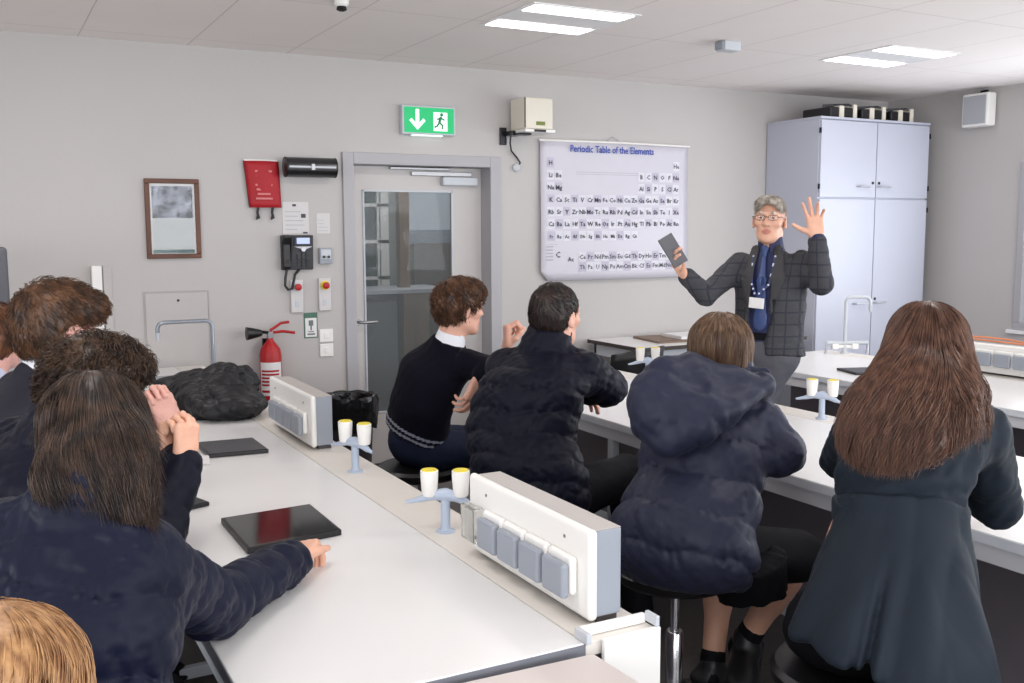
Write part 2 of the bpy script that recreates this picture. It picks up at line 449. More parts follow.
# door in its deep frame
fr = MB(); F0, F1, FZ = 2.125, 3.284, 2.125
fr.box(F0, DX0+.01, D-.02, D+.3, 0, FZ).box(DX1-.02, F1, D-.02, D+.3, 0, FZ).box(DX0+.01, DX1-.02, D-.02, D+.3, DZ-.01, FZ)
dr = struct('door_1', fr, M_frame, bevel=.004)
LY = D+.13
lf = MB(); x0, x1 = DX0+.012, DX1-.022; g0, g1, h0, h1 = 2.305, 2.975, .36, 1.89
lf.box(x0, g0, LY, LY+.045, .008, DZ-.012).box(g1, x1, LY, LY+.045, .008, DZ-.012).box(g0, g1, LY, LY+.045, h1, DZ-.012).box(g0, g1, LY, LY+.045, .008, h0)
lf.build('door_leaf', M_door, dr)
b = MB(); t = .014
b.box(g0, g0+t, LY-.008, LY, h0, h1).box(g1-t, g1, LY-.008, LY, h0, h1).box(g0, g1, LY-.008, LY, h1-t, h1).box(g0, g1, LY-.008, LY, h0, h0+t)
b.build('glazing_bead', M_lgrey, dr, bevel=.003)
MB().box(g0-.004, g1+.004, LY+.018, LY+.026, h0-.004, h1+.004).build('glass_pane', M_glass, dr)
hd2 = MB().lathe([(.026, 0), (.026, .008)], (0, 0, 0), 16, axis='y').tube([(0, 0, 0), (0, -.05, 0), (.02, -.055, 0), (.12, -.055, 0)], .009, 10)
h = hd2.build('door_handle', M_steel, dr, smooth=True); h.location = (2.255, LY-.004, 1.0)
c = MB().box(2.66, 3.12, LY-.018, LY, 1.99, 2.02).build('closer_track', M_steel, dr, bevel=.003)
MB().box(2.5, 2.95, LY-.03, LY-.008, 2.028, 2.046).build('closer_arm', M_steel, dr, bevel=.003)
MB().box(2.88, 3.15, LY-.055, LY, 1.925, 1.985).build('closer_body', M_lgrey, dr, bevel=.008)

# what shows through the glass: the next room
M_ndark = mat('dim_green', (52, 66, 64), .2, var=.3)
M_nbrick = mat('grey_brown_brick', (88, 74, 62), .8, var=.25, vscale=12, stretch=(.4, 1, 2.5), bump=.4)
M_nblue = mat('pale_blue_board', (196, 208, 216), .5)
M_nband = mat('blue_grey_board', (128, 140, 150), .5)
M_nwall = mat('corridor_wall', (150, 148, 146), .8)
M_post = mat('tan_wood', (136, 104, 74), .5, var=.2, vscale=8, stretch=(1, 1, .15))
NY = 8.6
struct('wall_corridor', MB().box(2.0, 5.2, NY, NY+.1, 0, 2.72).box(1.9, 2.0, D+.3, NY, 0, 2.72).box(5.2, 5.3, D+.3, NY, 0, 2.72), M_nwall)
struct('floor_corridor', MB().box(1.9, 5.3, D, NY, -.1, -.002), M_floor)
struct('ceiling_corridor', MB().box(1.9, 5.3, D+.3, NY, 2.7, 2.8), M_nwall)
wn = MB()
WX0, WX1 = 2.95, 3.335
for zz in (1.17, 1.50, 1.83, 2.16): wn.box(WX0, WX1, NY-.05, NY-.01, zz, zz+.03)
for xx in (WX0, WX1-.11): wn.box(xx, xx+.03, NY-.05, NY-.01, 1.06, 2.23)
wn.box(WX1-.09, WX1, NY-.05, NY-.01, 1.06, 2.23)
o = struct('window_4', wn, M_pwhite); MB().box(WX0, WX1-.08, NY-.03, NY-.02, 1.06, 2.2).build('pane', M_ndark, o)
struct('trim_3', MB().box(3.18, 3.27, 7.9, 7.98, 0, 2.7), M_post)
struct('trim_4', MB().box(3.44, 3.48, NY-.06, NY, .9, 2.4), M_pwhite)
o = struct('wall_brick', MB().box(3.5, 4.7, NY-.25, NY-.002, 0, 1.5), M_nbrick)
MB().box(3.5, 4.7, NY-.1, NY-.003, 1.5, 1.62).build('band', M_nband, o)
MB().box(3.5, 4.7, NY-.06, NY-.003, 1.62, 2.45).build('board', M_nblue, o)
ct = empty('side_counter', (2.85, 7.9, 0), 'grey counter with cupboards seen through the glass of the door', 'counter')
MB().box(-.45, .7, -.3, .35, 1.1, 1.13).build('countertop', M_lgrey, ct)
MB().box(-.4, .2, -.25, .3, 0, 1.1).build('carcass', M_dark, ct)
MB().box(.25, .48, -.26, .3, 0, 1.1).build('wood_panel', M_post, ct)
for k in range(2): MB().box(-.39+.3*k, -.11+.3*k, -.27, -.251, .06, 1.04).build('cupboard_door', mat('dim_cupboard', (112, 114, 116), .5), ct, bevel=.004)

# ------------------------------------------------------------------ ceiling things
def lamp(x0, y0, lab, rough=True):
    t = empty('ceiling_light', (x0, y0, CEIL), lab, 'ceiling light', 'recessed twin ceiling lights')
    f = MB(); w_, l_ = .60, .56
    f.box(-.02, w_+.02, -.02, 0, -.006, -.0005).box(-.02, w_+.02, l_, l_+.02, -.006, -.0005).box(-.02, 0, 0, l_, -.006, -.0005).box(w_, w_+.02, 0, l_, -.006, -.0005)
    f.build('frame', M_white, t)
    MB().box(0, w_, .16, l_-.16, -.004, -.0005).build('centre_panel', M_white, t)
    for a in (0.005, l_-.155): MB().box(.01, w_-.01, a, a+.15, -.008, -.001).build('diffuser', M_tube, t)
    return t
lamp(2.48, 4.34, 'twin strip ceiling light nearer the door, over the middle of the room')
lamp(4.97, 4.34, 'twin strip ceiling light nearest the tall cupboard')
for i, (x, y) in enumerate([(2.48, 1.9), (4.97, 1.9), (0, 4.34-2.44), (0, -.6), (2.48, -.6), (4.97, -.6)]): pass
sd = empty('motion_sensor', (4.0, 4.70, CEIL), 'small grey motion sensor box on the ceiling', 'sensor')
MB().box(-.06, .06, -.045, .045, -.055, -.0005).build('housing', M_lgrey, sd, bevel=.006)
MB().box(-.075, -.06, -.035, .035, -.05, -.006).build('lens', M_grey, sd, bevel=.004)
sm = empty('smoke_detector', (1.62, 4.72, CEIL), 'tiny dark detector on the ceiling at the top edge', 'detector')
MB().lathe([(.035, 0), (.035, -.02), (.025, -.03)], seg=20).build('base', M_pwhite, sm, smooth=True)
MB().lathe([(.022, -.03), (.026, -.045), (.012, -.052)], seg=16).build('sensor_cage', M_black, sm, smooth=True)

# ------------------------------------------------------------------ on the back wall
WY = D-.0002
ex = empty('exit_sign', (2.725, WY, 2.348), 'illuminated green exit sign with white arrow above the door', 'sign')
MB().box(-.195, .195, -.05, 0, -.095, .095).build('housing', M_lgrey, ex, bevel=.006)
MB().box(-.18, .18, -.054, -.05, -.083, .083).build('green_panel', M_green, ex)
ar = MB(); ar.prism([(-.1, .07), (-.075, .07), (-.075, -.02), (-.045, .01), (-.03, -.005), (-.0875, -.065), (-.145, -.005), (-.13, .01), (-.1, -.02)], 'y', -.057, -.054)
ar.build('arrow', M_signw, ex)
MB().box(.03, .13, -.057, -.054, -.068, .055).build('doorway_mark', M_signw, ex)
rm = MB()
rm.lathe([(.0001, -.002), (.012, -.001), (.012, .001)], (.088, -.058, .04), 12, axis='y')
rm.tube([(.082, -.059, .025), (.07, -.059, -.012)], .009, 6).tube([(.07, -.059, -.012), (.095, -.059, -.03), (.092, -.059, -.055)], .006, 6)
rm.tube([(.07, -.059, -.012), (.055, -.059, -.035), (.035, -.059, -.045)], .006, 6).tube([(.08, -.059, .02), (.108, -.059, .005)], .005, 6).tube([(.08, -.059, .02), (.055, -.059, .008)], .005, 6)
rm.build('running_figure', mat('exit_green_dark', (14, 130, 80), .5), ex)
MB().box(-.12, .1, -.045, -.01, -.103, -.095).build('downlight', M_signw, ex)

hu = empty('wall_heater_unit', (3.53, WY, 2.43), 'cream box unit on a metal bracket high beside the periodic table', 'wall unit')
MB().box(-.187, .034, -.26, -.05, -.125, .085).build('casing', M_cream, hu, bevel=.008)
MB().box(-.189, -.183, -.262, -.256, -.12, .083).build('side_seam', M_dsteel, hu)
MB().box(-.19, .05, -.27, -.04, -.148, -.127).build('base_plate', M_pwhite, hu, bevel=.005)
MB().box(-.12, -.03, -.275, -.2705, -.146, -.130).build('dark_slot', M_black, hu)
MB().box(-.10, -.03, -.2625, -.2605, -.10, -.075).build('green_mark', mat('olive_mark', (120, 130, 60), .6), hu)
MB().box(-.22, -.13, -.13, 0, -.16, -.13).box(-.25, -.2, -.02, 0, -.22, -.10).box(-.2, -.1, -.2, -.1, -.162, -.15).build('bracket', M_dsteel, hu, bevel=.004)
MB().tube([(-.19, -.06, -.15), (-.19, -.05, -.21), (-.17, -.03, -.26), (-.12, -.02, -.305), (-.09, -.015, -.34), (-.115, -.012, -.37)], .006, 8).build('cable', M_black, hu, smooth=True)
MB().lathe([(.028, 0), (.028, -.02), (.014, -.03)], (-.12, 0, -.375), 18, axis='y').build('cable_socket', M_lgrey, hu, smooth=True)

# periodic table poster
PX0, PX1, PZ0, PZ1 = 3.60, 4.93, 1.245, 2.265
pt = empty('wall_chart', (3.60, WY, 1.245), 'white periodic table chart hanging on the back wall', 'poster')
Wp, Hp = 1.33, 1.01
def chart_y(u, v): return -.02-.012*math.sin(u*2.6+.5)-.006*math.sin(v*5+u)
n1, n2 = 24, 18; vs = []; fs = []
for i in range(n1+1):
    for j in range(n2+1):
        u = i/n1; v = j/n2; x = u*Wp; z = v*Hp
        cr_ = .07
        if v < cr_ and (u < cr_*.75 or u > 1-cr_*.75):
            uu = min(u, 1-u)/(cr_*.75); z = max(z, Hp*cr_*(1-math.sqrt(max(0, 1-(1-uu)**2)))); 
        vs.append((x, chart_y(u, v), z))
for i in range(n1):
    for j in range(n2):
        a = i*(n2+1)+j; fs.append((a, a+n2+1, a+n2+2, a+1))
o = MB().add(vs, fs).build('chart_sheet', M_poster, pt, smooth=True)
s_ = o.modifiers.new('Solid', 'SOLIDIFY'); s_.thickness = .0012
MB().tube([(-.01, -.022, Hp), (Wp*.5, -.03, Hp+.004), (Wp+.005, -.03, Hp-.002)], .008, 8).build('top_rail', M_pwhite, pt, smooth=True)
MB().tube([(Wp*.42, -.025, Hp), (Wp*.47, -.006, Hp+.05), (Wp*.53, -.025, Hp)], .002, 6).build('hanging_string', M_grey, pt)
rows = {0: {0: 'H', 17: 'He'}, 1: dict(zip([0, 1, 12, 13, 14, 15, 16, 17], 'Li Be B C N O F Ne'.split())),
        2: dict(zip([0, 1, 12, 13, 14, 15, 16, 17], 'Na Mg Al Si P S Cl Ar'.split())),
        3: dict(zip(range(18), 'K Ca Sc Ti V Cr Mn Fe Co Ni Cu Zn Ga Ge As Se Br Kr'.split())),
        4: dict(zip(range(18), 'Rb Sr Y Zr Nb Mo Tc Ru Rh Pd Ag Cd In Sn Sb Te I Xe'.split())),
        5: dict(zip(range(18), 'Cs Ba La Hf Ta W Re Os Ir Pt Au Hg Tl Pb Bi Po At Rn'.split())),
        6: dict(zip([0, 1, 2, 3, 4, 5, 6, 7, 8, 9, 10, 11], 'Fr Ra Ac Rf Db Sg Bh Hs Mt Ds Rg Cn'.split())),
        7.75: dict(zip(range(4, 18), 'Ce Pr Nd Pm Sm Eu Gd Tb Dy Ho Er Tm Yb Lu'.split())),
        8.6: dict(zip(range(4, 18), 'Th Pa U Np Pu Am Cm Bk Cf Es Fm Md No Lr'.split()))}
cells = MB(); cw = (Wp-.13)/18; rh = .088; tmp = []
def cpos(r, c): return .05+c*cw+(.035 if r > 7 else 0)*0, Hp-.115-r*rh
def yy(x, z): return chart_y(x/Wp, z/Hp)-.0012
for r, dct in rows.items():
    for c, sy in dct.items():
        x, z = cpos(r, c)
        cells.add([(x+.003, yy(x, z)-.0006, z-rh+.012), (x+cw-.003, yy(x+cw, z)-.0006, z-rh+.012), (x+cw-.003, yy(x+cw, z)-.0006, z-.006), (x+.003, yy(x, z)-.0006, z-.006)], [(0, 1, 2, 3)], 1 if (c+int(r)) % 3 else 0)
        tmp.append((sy, x+cw*.5, z-.058, .046 if r < 6 or r > 7.7 else .036))
# faint outlines, legend and footer
for (x0, x1, z) in [(.3, .85, .79), (.05, 1.26, .265), (.3, .85, .775)]:
    cells.add([(x0, yy(x0, z)-.0008, z), (x1, yy(x1, z)-.0008, z), (x1, yy(x1, z)-.0008, z+.003), (x0, yy(x0, z)-.0008, z+.003)], [(0, 1, 2, 3)], 2)
for k in range(5):
    z = .245-k*.024; cells.add([(.04, yy(.04, z)-.0008, z), (.10, yy(.1, z)-.0008, z), (.10, yy(.1, z)-.0008, z+.008), (.04, yy(.04, z)-.0008, z+.008)], [(0, 1, 2, 3)], 2)
cells.build('element_cells', [M_lilac, M_cellw, M_inkl], pt)
objs = []
for sy, x, z, sz in tmp+[('C', .14, .17, .06), ('Ac', .25, .14, .045)]:
    cu = bpy.data.curves.new('t', 'FONT'); cu.body = sy; cu.size = sz; cu.align_x = 'CENTER'; cu.resolution_u = 1; cu.offset = .0009
    q = bpy.data.objects.new('t', cu); C.objects.link(q); objs.append((q, x, z))
dg = bpy.context.evaluated_depsgraph_get(); dg.update()
sm_ = MB()
for q, x, z in objs:
    me = bpy.data.meshes.new_from_object(q.evaluated_get(dg))
    yv = yy(x, z)-.0025
    sm_.add([(v.co.x+x, yv, v.co.y+z) for v in me.vertices], [tuple(p.vertices) for p in me.polygons])
    bpy.data.objects.remove(q); bpy.data.meshes.remove(me)
sm_.build('element_symbols', M_ink, pt)
text_obj('chart_title', 'Periodic Table of the Elements', M_blue, .070, (.24, -.0385, Hp-.075), WALLROT, pt, sx=.86, bold=.0012)

# framed certificate
pf = empty('picture_frame', (.90, WY, 1.455), 'brown wooden frame with a photo and printed sheet', 'picture')
fr = MB(); W_, H_ = .315, .475; b = .028
fr.box(0, W_, -.022, 0, 0, b).box(0, W_, -.022, 0, H_-b, H_).box(0, b, -.022, 0, b, H_-b).box(W_-b, W_, -.022, 0, b, H_-b)
fr.build('frame', M_wood, pf, bevel=.004)
MB().box(b, W_-b, -.010, -.002, b, H_-b).build('mount', M_paper, pf)
MB().box(b+.012, W_-b-.012, -.012, -.0101, .24, H_-b-.015).build('photograph', mat('group_photo', (176, 180, 196), .4, col2=(40, 38, 48), vscale=22, detail=8), pf)
MB().box(b+.012, W_-b-.012, -.012, -.0101, b+.03, .235).build('text_sheet', mat('pale_print', (196, 200, 200), .4, var=.12, vscale=30, stretch=(.3, 1, 3)), pf)
MB().box(b+.01, W_-b-.01, -.013, -.012, b+.004, b+.026).build('teal_strip', mat('teal', (56, 92, 92), .4), pf)
MB().box(b, W_-b, -.018, -.0155, b, H_-b).build('glazing', M_glass, pf)

# red fire blanket pouch
fb = empty('fire_blanket', (1.60, WY, 2.06), 'red fire blanket pouch with two black pull straps', 'fire blanket')
vs = []; fs = []; nn = 10
for i in range(nn+1):
    v = i/nn; w0 = -.108+.028*v; w1 = .100-.0*v+.012*v; z = -.012-.285*v
    for j in range(nn+1):
        u = j/nn; x = w0+(w1-w0)*u; y = -.012-.03*math.sin(PI*u)**.6*(.5+.5*math.sin(PI*min(1, v+.1)))
        vs.append((x, y, z))
for i in range(nn):
    for j in range(nn):
        a = i*(nn+1)+j; fs.append((a, a+1, a+nn+2, a+nn+1))
o = MB().add(vs, fs).build('pouch', M_redcloth, fb, smooth=True); s_ = o.modifiers.new('S', 'SOLIDIFY'); s_.thickness = .01; s_.offset = 1
ed = MB(); 
ed.tube([(-.108, -.012, -.01), (-.094, -.014, -.15), (-.08, -.012, -.297)], .006, 6).tube([(.1, -.012, -.01), (.106, -.014, -.15), (.112, -.012, -.297)], .006, 6)
ed.build('black_binding', M_black, fb)
MB().box(-.108, .1, -.016, -.004, -.02, .0).build('header_strip', M_paper, fb)
lb = MB()
for k in range(7): lb.box(-.05+.006*(k % 3), .055-.012*((k*2) % 3), -.047, -.0455, -.08-.028*k, -.068-.028*k)
lb.build('printed_lines', mat('pink_print', (206, 120, 122), .6), fb)
for x in (-.03, .062): MB().tube([(x, -.02, -.29), (x-.008, -.022, -.33), (x+.002, -.02, -.365)], .008, 6).tube([(x-.003, -.02, -.33), (x-.012, -.02, -.372)], .006, 6).build('pull_strap', M_black, fb)

# cylindrical steel dispenser
M_cyl = mat('dark_brushed_steel', (84, 84, 86), .28, metal=.9)
cy = empty('wall_dispenser', (1.895, WY, 2.015), 'black and steel cylindrical dispenser left of the door frame', 'dispenser')
MB().lathe([(.05, -.165), (.062, -.155), (.062, .155), (.05, .165)], (0, -.065, 0), 28, axis='x').build('cylinder', M_cyl, cy, smooth=True)
for q in (-.163, .155): MB().lathe([(.0635, q), (.0635, q+.008)], (0, -.066, 0), 28, axis='x').build('end_ring', M_black, cy, smooth=True)
MB().box(-.15, .15, -.130, -.124, -.006, .006).build('bright_strip', M_lgrey, cy, bevel=.002)
MB().box(-.012, .012, -.134, -.1302, -.02, .02).build('catch', M_steel, cy, bevel=.003)
MB().box(-.13, .13, -.01, 0, -.04, .04).build('back_plate', M_dsteel, cy)

# telephone
ph = empty('telephone', (1.81, WY, 1.37), 'dark wall telephone with lit screen and hanging cord', 'telephone')
MB().prism([(-.03, 0), (0, .0), (0, .22), (-.045, .22)], 'x', -.045, .10).build('body', mat('phone_charcoal', (44, 46, 52), .45), ph, bevel=.006)
MB().prism([(-.072, .02), (-.04, .0), (-.04, .225), (-.078, .215), (-.058, .16), (-.055, .07)], 'x', -.105, -.052).build('handset', M_black, ph, bevel=.01)
MB().box(-.105, -.045, -.045, -.0, .0, .22).build('cradle', mat('phone_charcoal2', (50, 52, 58), .5), ph, bevel=.005)
MB().box(-.028, .088, -.052, -.044, .15, .212).build('screen_surround', M_black, ph, bevel=.003)
MB().box(-.012, .072, -.054, -.052, .165, .203).build('screen', mat('phone_screen', (176, 190, 235), .3, emit=(170, 186, 240), estr=.6), ph)
MB().prism([(-.03, .148), (.09, .148), (.05, .132), (.035, .12), (.02, .132)], 'y', -.054, -.046).build('silver_bezel', M_lgrey, ph)
MB().lathe([(.014, 0), (.014, -.004)], (.03, -.052, .13), 16, axis='y').build('round_button', M_steel, ph)
kp = MB()
for i in range(3):
    for j in range(4): kp.box(-.01+.03*i, .012+.03*i, -.045, -.039+.002*j-.004, .02+.023*j, .035+.023*j)
kp.build('keypad', M_black, ph, bevel=.002)
MB().tube([(-.075, -.03, .0), (-.085, -.03, -.05), (-.088, -.03, -.1), (-.07, -.03, -.125), (-.045, -.03, -.12), (-.03, -.025, -.07), (-.02, -.02, -.03), (.01, -.015, .0)], .0085, 8).build('cord', M_black, ph, smooth=True)

# papers and small fittings
def notice(name, x0, x1, z0, z1, lab, n, hdr=False, seed=0):
    t = empty(name, (x0, WY, z0), lab, 'notice')
    w, h = x1-x0, z1-z0
    MB().box(0, w, -.003, 0, 0, h).build('sheet', M_fpaper, t)
    g = random.Random(seed); m = MB()
    for k in range(n):
        z = h*(.12+.7*k/n); m.box(w*.1, w*g.uniform(.5, .88), -.004, -.003, z, z+h*.02)
    m.build('print', M_inkl, t)
    if hdr: MB().box(w*.38, w*.52, -.0045, -.003, h*.86, h*.93).build('crest', M_ink, t)
    return t
a = notice('paper_notice', 1.725, 1.895, 1.60, 1.80, 'faint white notice pinned between fire blanket and telephone', 5, True, 1)
MB().box(.12, .15, -.0045, -.003, .10, .125).box(.13, .16, -.0045, -.003, .0, .01).build('dark_marks', M_ink, a)
notice('paper_notice', 1.945, 2.035, 1.60, 1.73, 'small white notice above the thermostat beside the door', 4, False, 2)
sg = empty('fire_action_notice', (1.845, WY, .925), 'green headed fire action notice below the telephone', 'notice')
MB().box(0, .09, -.004, 0, 0, .165).build('plate', mat('green_edge', (70, 110, 92), .5), sg, bevel=.001)
MB().box(.007, .083, -.006, -.004, .007, .13).build('sheet', M_paper, sg)
g_ = MB(); g_.box(.03, .06, -.007, -.006, .08, .115).box(.04, .05, -.007, -.006, .05, .08).box(.02, .07, -.007, -.006, .02, .03).box(.025, .065, -.007, -.006, .038, .044); g_.build('symbol', mat('sign_grey', (110, 120, 116), .6), sg)
th = empty('thermostat', (1.995, WY, 1.455), 'small grey control box with two dials beside the door', 'thermostat')
MB().box(-.042, .042, -.03, 0, -.052, .052).build('case', M_grey, th, bevel=.004)
MB().box(-.033, .033, -.033, -.03, -.02, .042).build('face_plate', M_lgrey, th)
for x in (-.016, .016): MB().lathe([(.009, 0), (.009, -.012)], (x, -.03, -.006), 12, axis='y').build('dial', M_black, th)
def estop(x, z, lab, col2):
    t = empty('emergency_stop', (x, WY, z), lab, 'emergency stop', 'emergency stops and key switches beside the telephone')
    MB().box(-.04, .04, -.02, 0, -.165, .045).build('back_plate', M_fpaper, t, bevel=.004)
    MB().lathe([(.030, 0), (.030, -.006)], (0, -.02, 0), 20, axis='y').build('yellow_ring', col2, t)
    MB().lathe([(.012, 0), (.012, -.015), (.022, -.02), (.022, -.032), (.012, -.036)], (0, -.025, 0), 20, axis='y').build('red_knob', M_red, t, smooth=True)
    MB().box(-.013, .013, -.023, -.02, -.13, -.09).build('key_switch', M_lgrey, t, bevel=.002)
estop(1.985, 1.265, 'red and yellow emergency stop button nearest the door frame', M_yel)
estop(1.80, 1.26, 'red emergency stop button behind the telephone cord', M_lgrey)
sw = empty('light_switch', (1.99, WY, .90), 'white switch plates low beside the door frame', 'switch')
for z in (.035, -.06): MB().box(-.045, .045, -.012, 0, z-.042, z+.042).build('plate', M_pwhite, sw, bevel=.003); MB().box(-.015, .015, -.016, -.012, z-.018, z+.018).build('rocker', M_pwhite, sw, bevel=.002)

# fire extinguisher
fe = empty('fire_extinguisher', (1.60, D-.085, .44), 'red fire extinguisher with black horn hanging on the wall', 'fire extinguisher')
MB().lathe([(.04, 0), (.066, .012), (.068, .03), (.068, .40), (.06, .44), (.035, .475), (.022, .49), (.02, .51)], seg=28).build('cylinder', M_red, fe, smooth=True)
lb = MB()
def arcband(m, r, a0, a1, z0, z1, mi=0, n=12):
    vs = []
    for i in range(n+1):
        a = a0+(a1-a0)*i/n; vs += [(r*math.cos(a), r*math.sin(a), z0), (r*math.cos(a), r*math.sin(a), z1)]
    m.add(vs, [(2*i, 2*i+2, 2*i+3, 2*i+1) for i in range(n)], mi)
arcband(lb, .0692, R(-170), R(-40), .15, .36, 0)
for k in range(5): arcband(lb, .0697, R(-160), R(-60), .30-.022*k, .312-.022*k, 1)
arcband(lb, .0697, R(-100), R(-60), .165, .205, 2); arcband(lb, .0697, R(-160), R(-105), .17, .185, 1)
lb.build('label', [M_paper, M_red, M_yel], fe)
MB().box(-.018, .018, -.018, .018, .505, .55).build('valve', M_steel, fe, bevel=.004)
MB().tube([(0, 0, .555), (.07, -.01, .60), (.12, -.015, .605)], .009, 8).tube([(0, 0, .54), (.08, -.01, .548), (.155, -.015, .535)], .009, 8).build('lever_handle', M_red, fe, smooth=True)
MB().tube([(-.015, -.01, .545), (-.05, -.02, .55)], .01, 8).build('swivel_pipe', M_dsteel, fe, smooth=True)
MB().lathe([(.018, -.055), (.024, -.07), (.036, -.12), (.042, -.15), (.036, -.15)], (0, -.02, .545), 20, axis='x').build('horn', M_black, fe, smooth=True)
MB().box(-.03, .03, .06, .084, .2, .5).build('wall_bracket', M_dsteel, fe)

# access hatch and pipe trunking
ah = empty('access_hatch', (.868, WY, .70), 'flush white access hatch with keyhole behind the tap', 'hatch')
b = MB(); b.box(0, .385, -.004, 0, 0, .008).box(0, .385, -.004, 0, .55, .558).box(0, .008, -.004, 0, .008, .55).box(.377, .385, -.004, 0, .008, .55); b.build('rim', mat('hatch_line', (178, 172, 170), .6), ah)
MB().box(.011, .374, -.005, 0, .011, .547).build('door_panel', M_wall, ah)
MB().lathe([(.008, 0), (.008, -.003)], (.20, -.005, .50), 12, axis='y').build('lock', M_black, ah)
ck = empty('pipe_trunking', (.62, WY, .8), 'white vertical pipe trunking rising behind the students on the left', 'trunking')
MB().box(-.035, .02, -.05, 0, 0, .62).build('cover', M_pwhite, ck, bevel=.004)
MB().box(.03, .075, -.02, 0, 0, .62).build('flat_conduit', M_wall, ck, bevel=.003)
mo = empty('monitor', (-.06, 5.2, 1.05), 'dark grey edge of a monitor at the far left', 'monitor')
MB().box(-.35, .19, -.02, .03, .19, .50).build('screen_case', mat('mid_grey_plastic', (84, 84, 90), .5), mo, bevel=.02, seg=4)
MB().box(-.1, -.04, 0, .02, -.2, .2).build('stand', M_dsteel, mo)
MB().box(-.2, .06, -.08, .1, -.225, -.205).build('foot', M_dsteel, mo, bevel=.003)
wc = empty('wall_counter', (-1.0, 5.2, 0), 'white counter under the monitor along the left of the back wall', 'counter')
MB().box(-1.3, 1.1, -.3, 1.04, .795, .825).build('worktop', M_top, wc, bevel=.003)
MB().box(-1.25, 1.05, -.2, 1.0, 0, .795).build('cabinet', M_white, wc)

# ------------------------------------------------------------------ tall cupboard and things on top
cb = empty('tall_cupboard', (5.745, 5.66, 0), 'tall pale two-tier cupboard in the corner behind the teacher', 'cupboard')
CW, CD, CH = 1.22, .59, 2.455
MB().box(0, CW, .02, CD, .06, CH).build('carcass', M_cup, cb, bevel=.002)
MB().box(.02, CW-.02, .05, CD, 0, .06).build('plinth', M_dark, cb)
MB().box(-.004, CW+.004, -.002, CD, CH, CH+.018).build('top_panel', M_cup, cb, bevel=.002)
h2 = mat('cup_handle', (190, 192, 200), .35, metal=.4)
for tier, (z0, z1) in enumerate([(.08, 1.845), (1.86, CH-.01)]):
    for k in range(2):
        d = MB().box(.006+k*(CW/2), CW/2-.003+k*(CW/2-.003), -.001, .018, z0, z1).build('door', M_cup, cb, bevel=.0015)
        hx = CW/2-.15 if k == 0 else CW/2+.08
        hz = 1.945 if tier else 1.02
        MB().tube([(hx-.06, -.001, hz), (hx-.05, -.03, hz), (hx+.06, -.03, hz), (hx+.07, -.001, hz)], .007, 8).build('handle', h2, d, smooth=True)
        lx = CW/2-.035 if k == 0 else CW/2+.035
        MB().lathe([(.011, 0), (.011, -.006)], (lx, -.001, hz+.03), 12, axis='y').build('lock', M_dsteel, d)
        for zz in (z0+.08, z1-.08): MB().box(-.008 if k == 0 else CW-.002, .002 if k == 0 else CW+.008, -.006, .01, zz-.02, zz+.02).build('hinge', M_dsteel, cb)
def top_kit(x, y, L_, lab, s):
    t = empty('equipment_case', (x, y, CH+.019), lab, 'equipment', 'black kit lying on the tall cupboard')
    MB().box(0, L_, 0, .30, .004, .085).build('black_case', M_black, t, bevel=.012)
    MB().box(L_*.3, L_*.3+.05, -.008, .31, .0, .095).box(L_*.8, L_*.8+.04, -.008, .31, .0, .11).build('cream_clamp', M_cream, t, bevel=.004)
    MB().tube([(L_*.05, .1, .10), (L_*.6, -.01, .105), (L_*1.05, .05, .10)], .009, 6).build('rod', M_dsteel, t)
for x, y, l, lab in [(5.90, 5.72, .30, 'black equipment case at the left end of the cupboard top'), (6.24, 5.72, .28, 'black equipment case in the middle of the cupboard top'), (6.57, 5.72, .27, 'black and cream equipment case at the right end of the cupboard top')]: top_kit(x, y, l, lab, 0)
sp = empty('wall_speaker', (XR, 5.30, 2.545), 'small white loudspeaker high on the right wall', 'speaker')
MB().box(-.12, -.02, -.12, .12, -.13, .13).build('cabinet', M_pwhite, sp, bevel=.015)
MB().box(-.126, -.119, -.10, .10, -.11, .11).build('grille', mat('speaker_grille', (176, 178, 184), .7), sp, bevel=.003)
MB().tube([(-.06, 0, .13), (-.05, 0, .15), (-.01, 0, .15)], .006, 8).box(-.02, -.001, -.03, .03, -.02, .16).build('bracket', M_dsteel, sp)

# ------------------------------------------------------------------ benches
M_railw = mat('pale_rail', (214, 214, 218), .4)
def bench(name_lab, x0, x1, xs, y0, y1, panelx, edge=None):
    """x0..x1 writing surface, x1..xs service strip, running along y"""
    t = empty('laboratory_bench', (x0, y0, 0), name_lab, 'bench')
    L_ = y1-y0; w = x1-x0; s = xs-x0
    MB().box(0, w-.0015, 0, L_, BZ-.03, BZ).build('worktop', M_top, t, bevel=.002)
    MB().box(-.002, 0, 0, L_, BZ-.031, BZ-.003).box(0, w, -.002, 0, BZ-.031, BZ-.003).build('edge_band', edge or M_edgel, t)
    MB().box(w+.0015, s, 0, L_, BZ-.03, BZ).build('service_strip', M_strip, t, bevel=.002)
    MB().box(.01, .05, .02, L_-.02, BZ-.085, BZ-.031).build('front_rail', M_railw if edge is None else M_lgrey, t, bevel=.002)
    MB().box(panelx-.02, s-.02, .02, L_-.02, .10, BZ-.031).build('service_void', M_panel, t)
    MB().box(panelx-.03, s-.01, .03, L_-.03, 0, .10).build('plinth', M_lgrey, t)
    n = max(2, int(L_/1.3)+1)
    for k in range(n):
        y = .04+(L_-.1)*(k/(n-1))**.8
        MB().box(.015, .05, y-.02, y+.02, 0, BZ-.076).build('leg', M_lgrey, t, bevel=.003)
        MB().box(.05, panelx-.02, y-.018, y+.018, .04, .08).build('foot_rail', M_lgrey, t, bevel=.003)
    return t
b1 = bench('white laboratory bench nearest the camera on the left', .37, 1.025, 1.195, 1.60, 6.22, .6, M_edge)
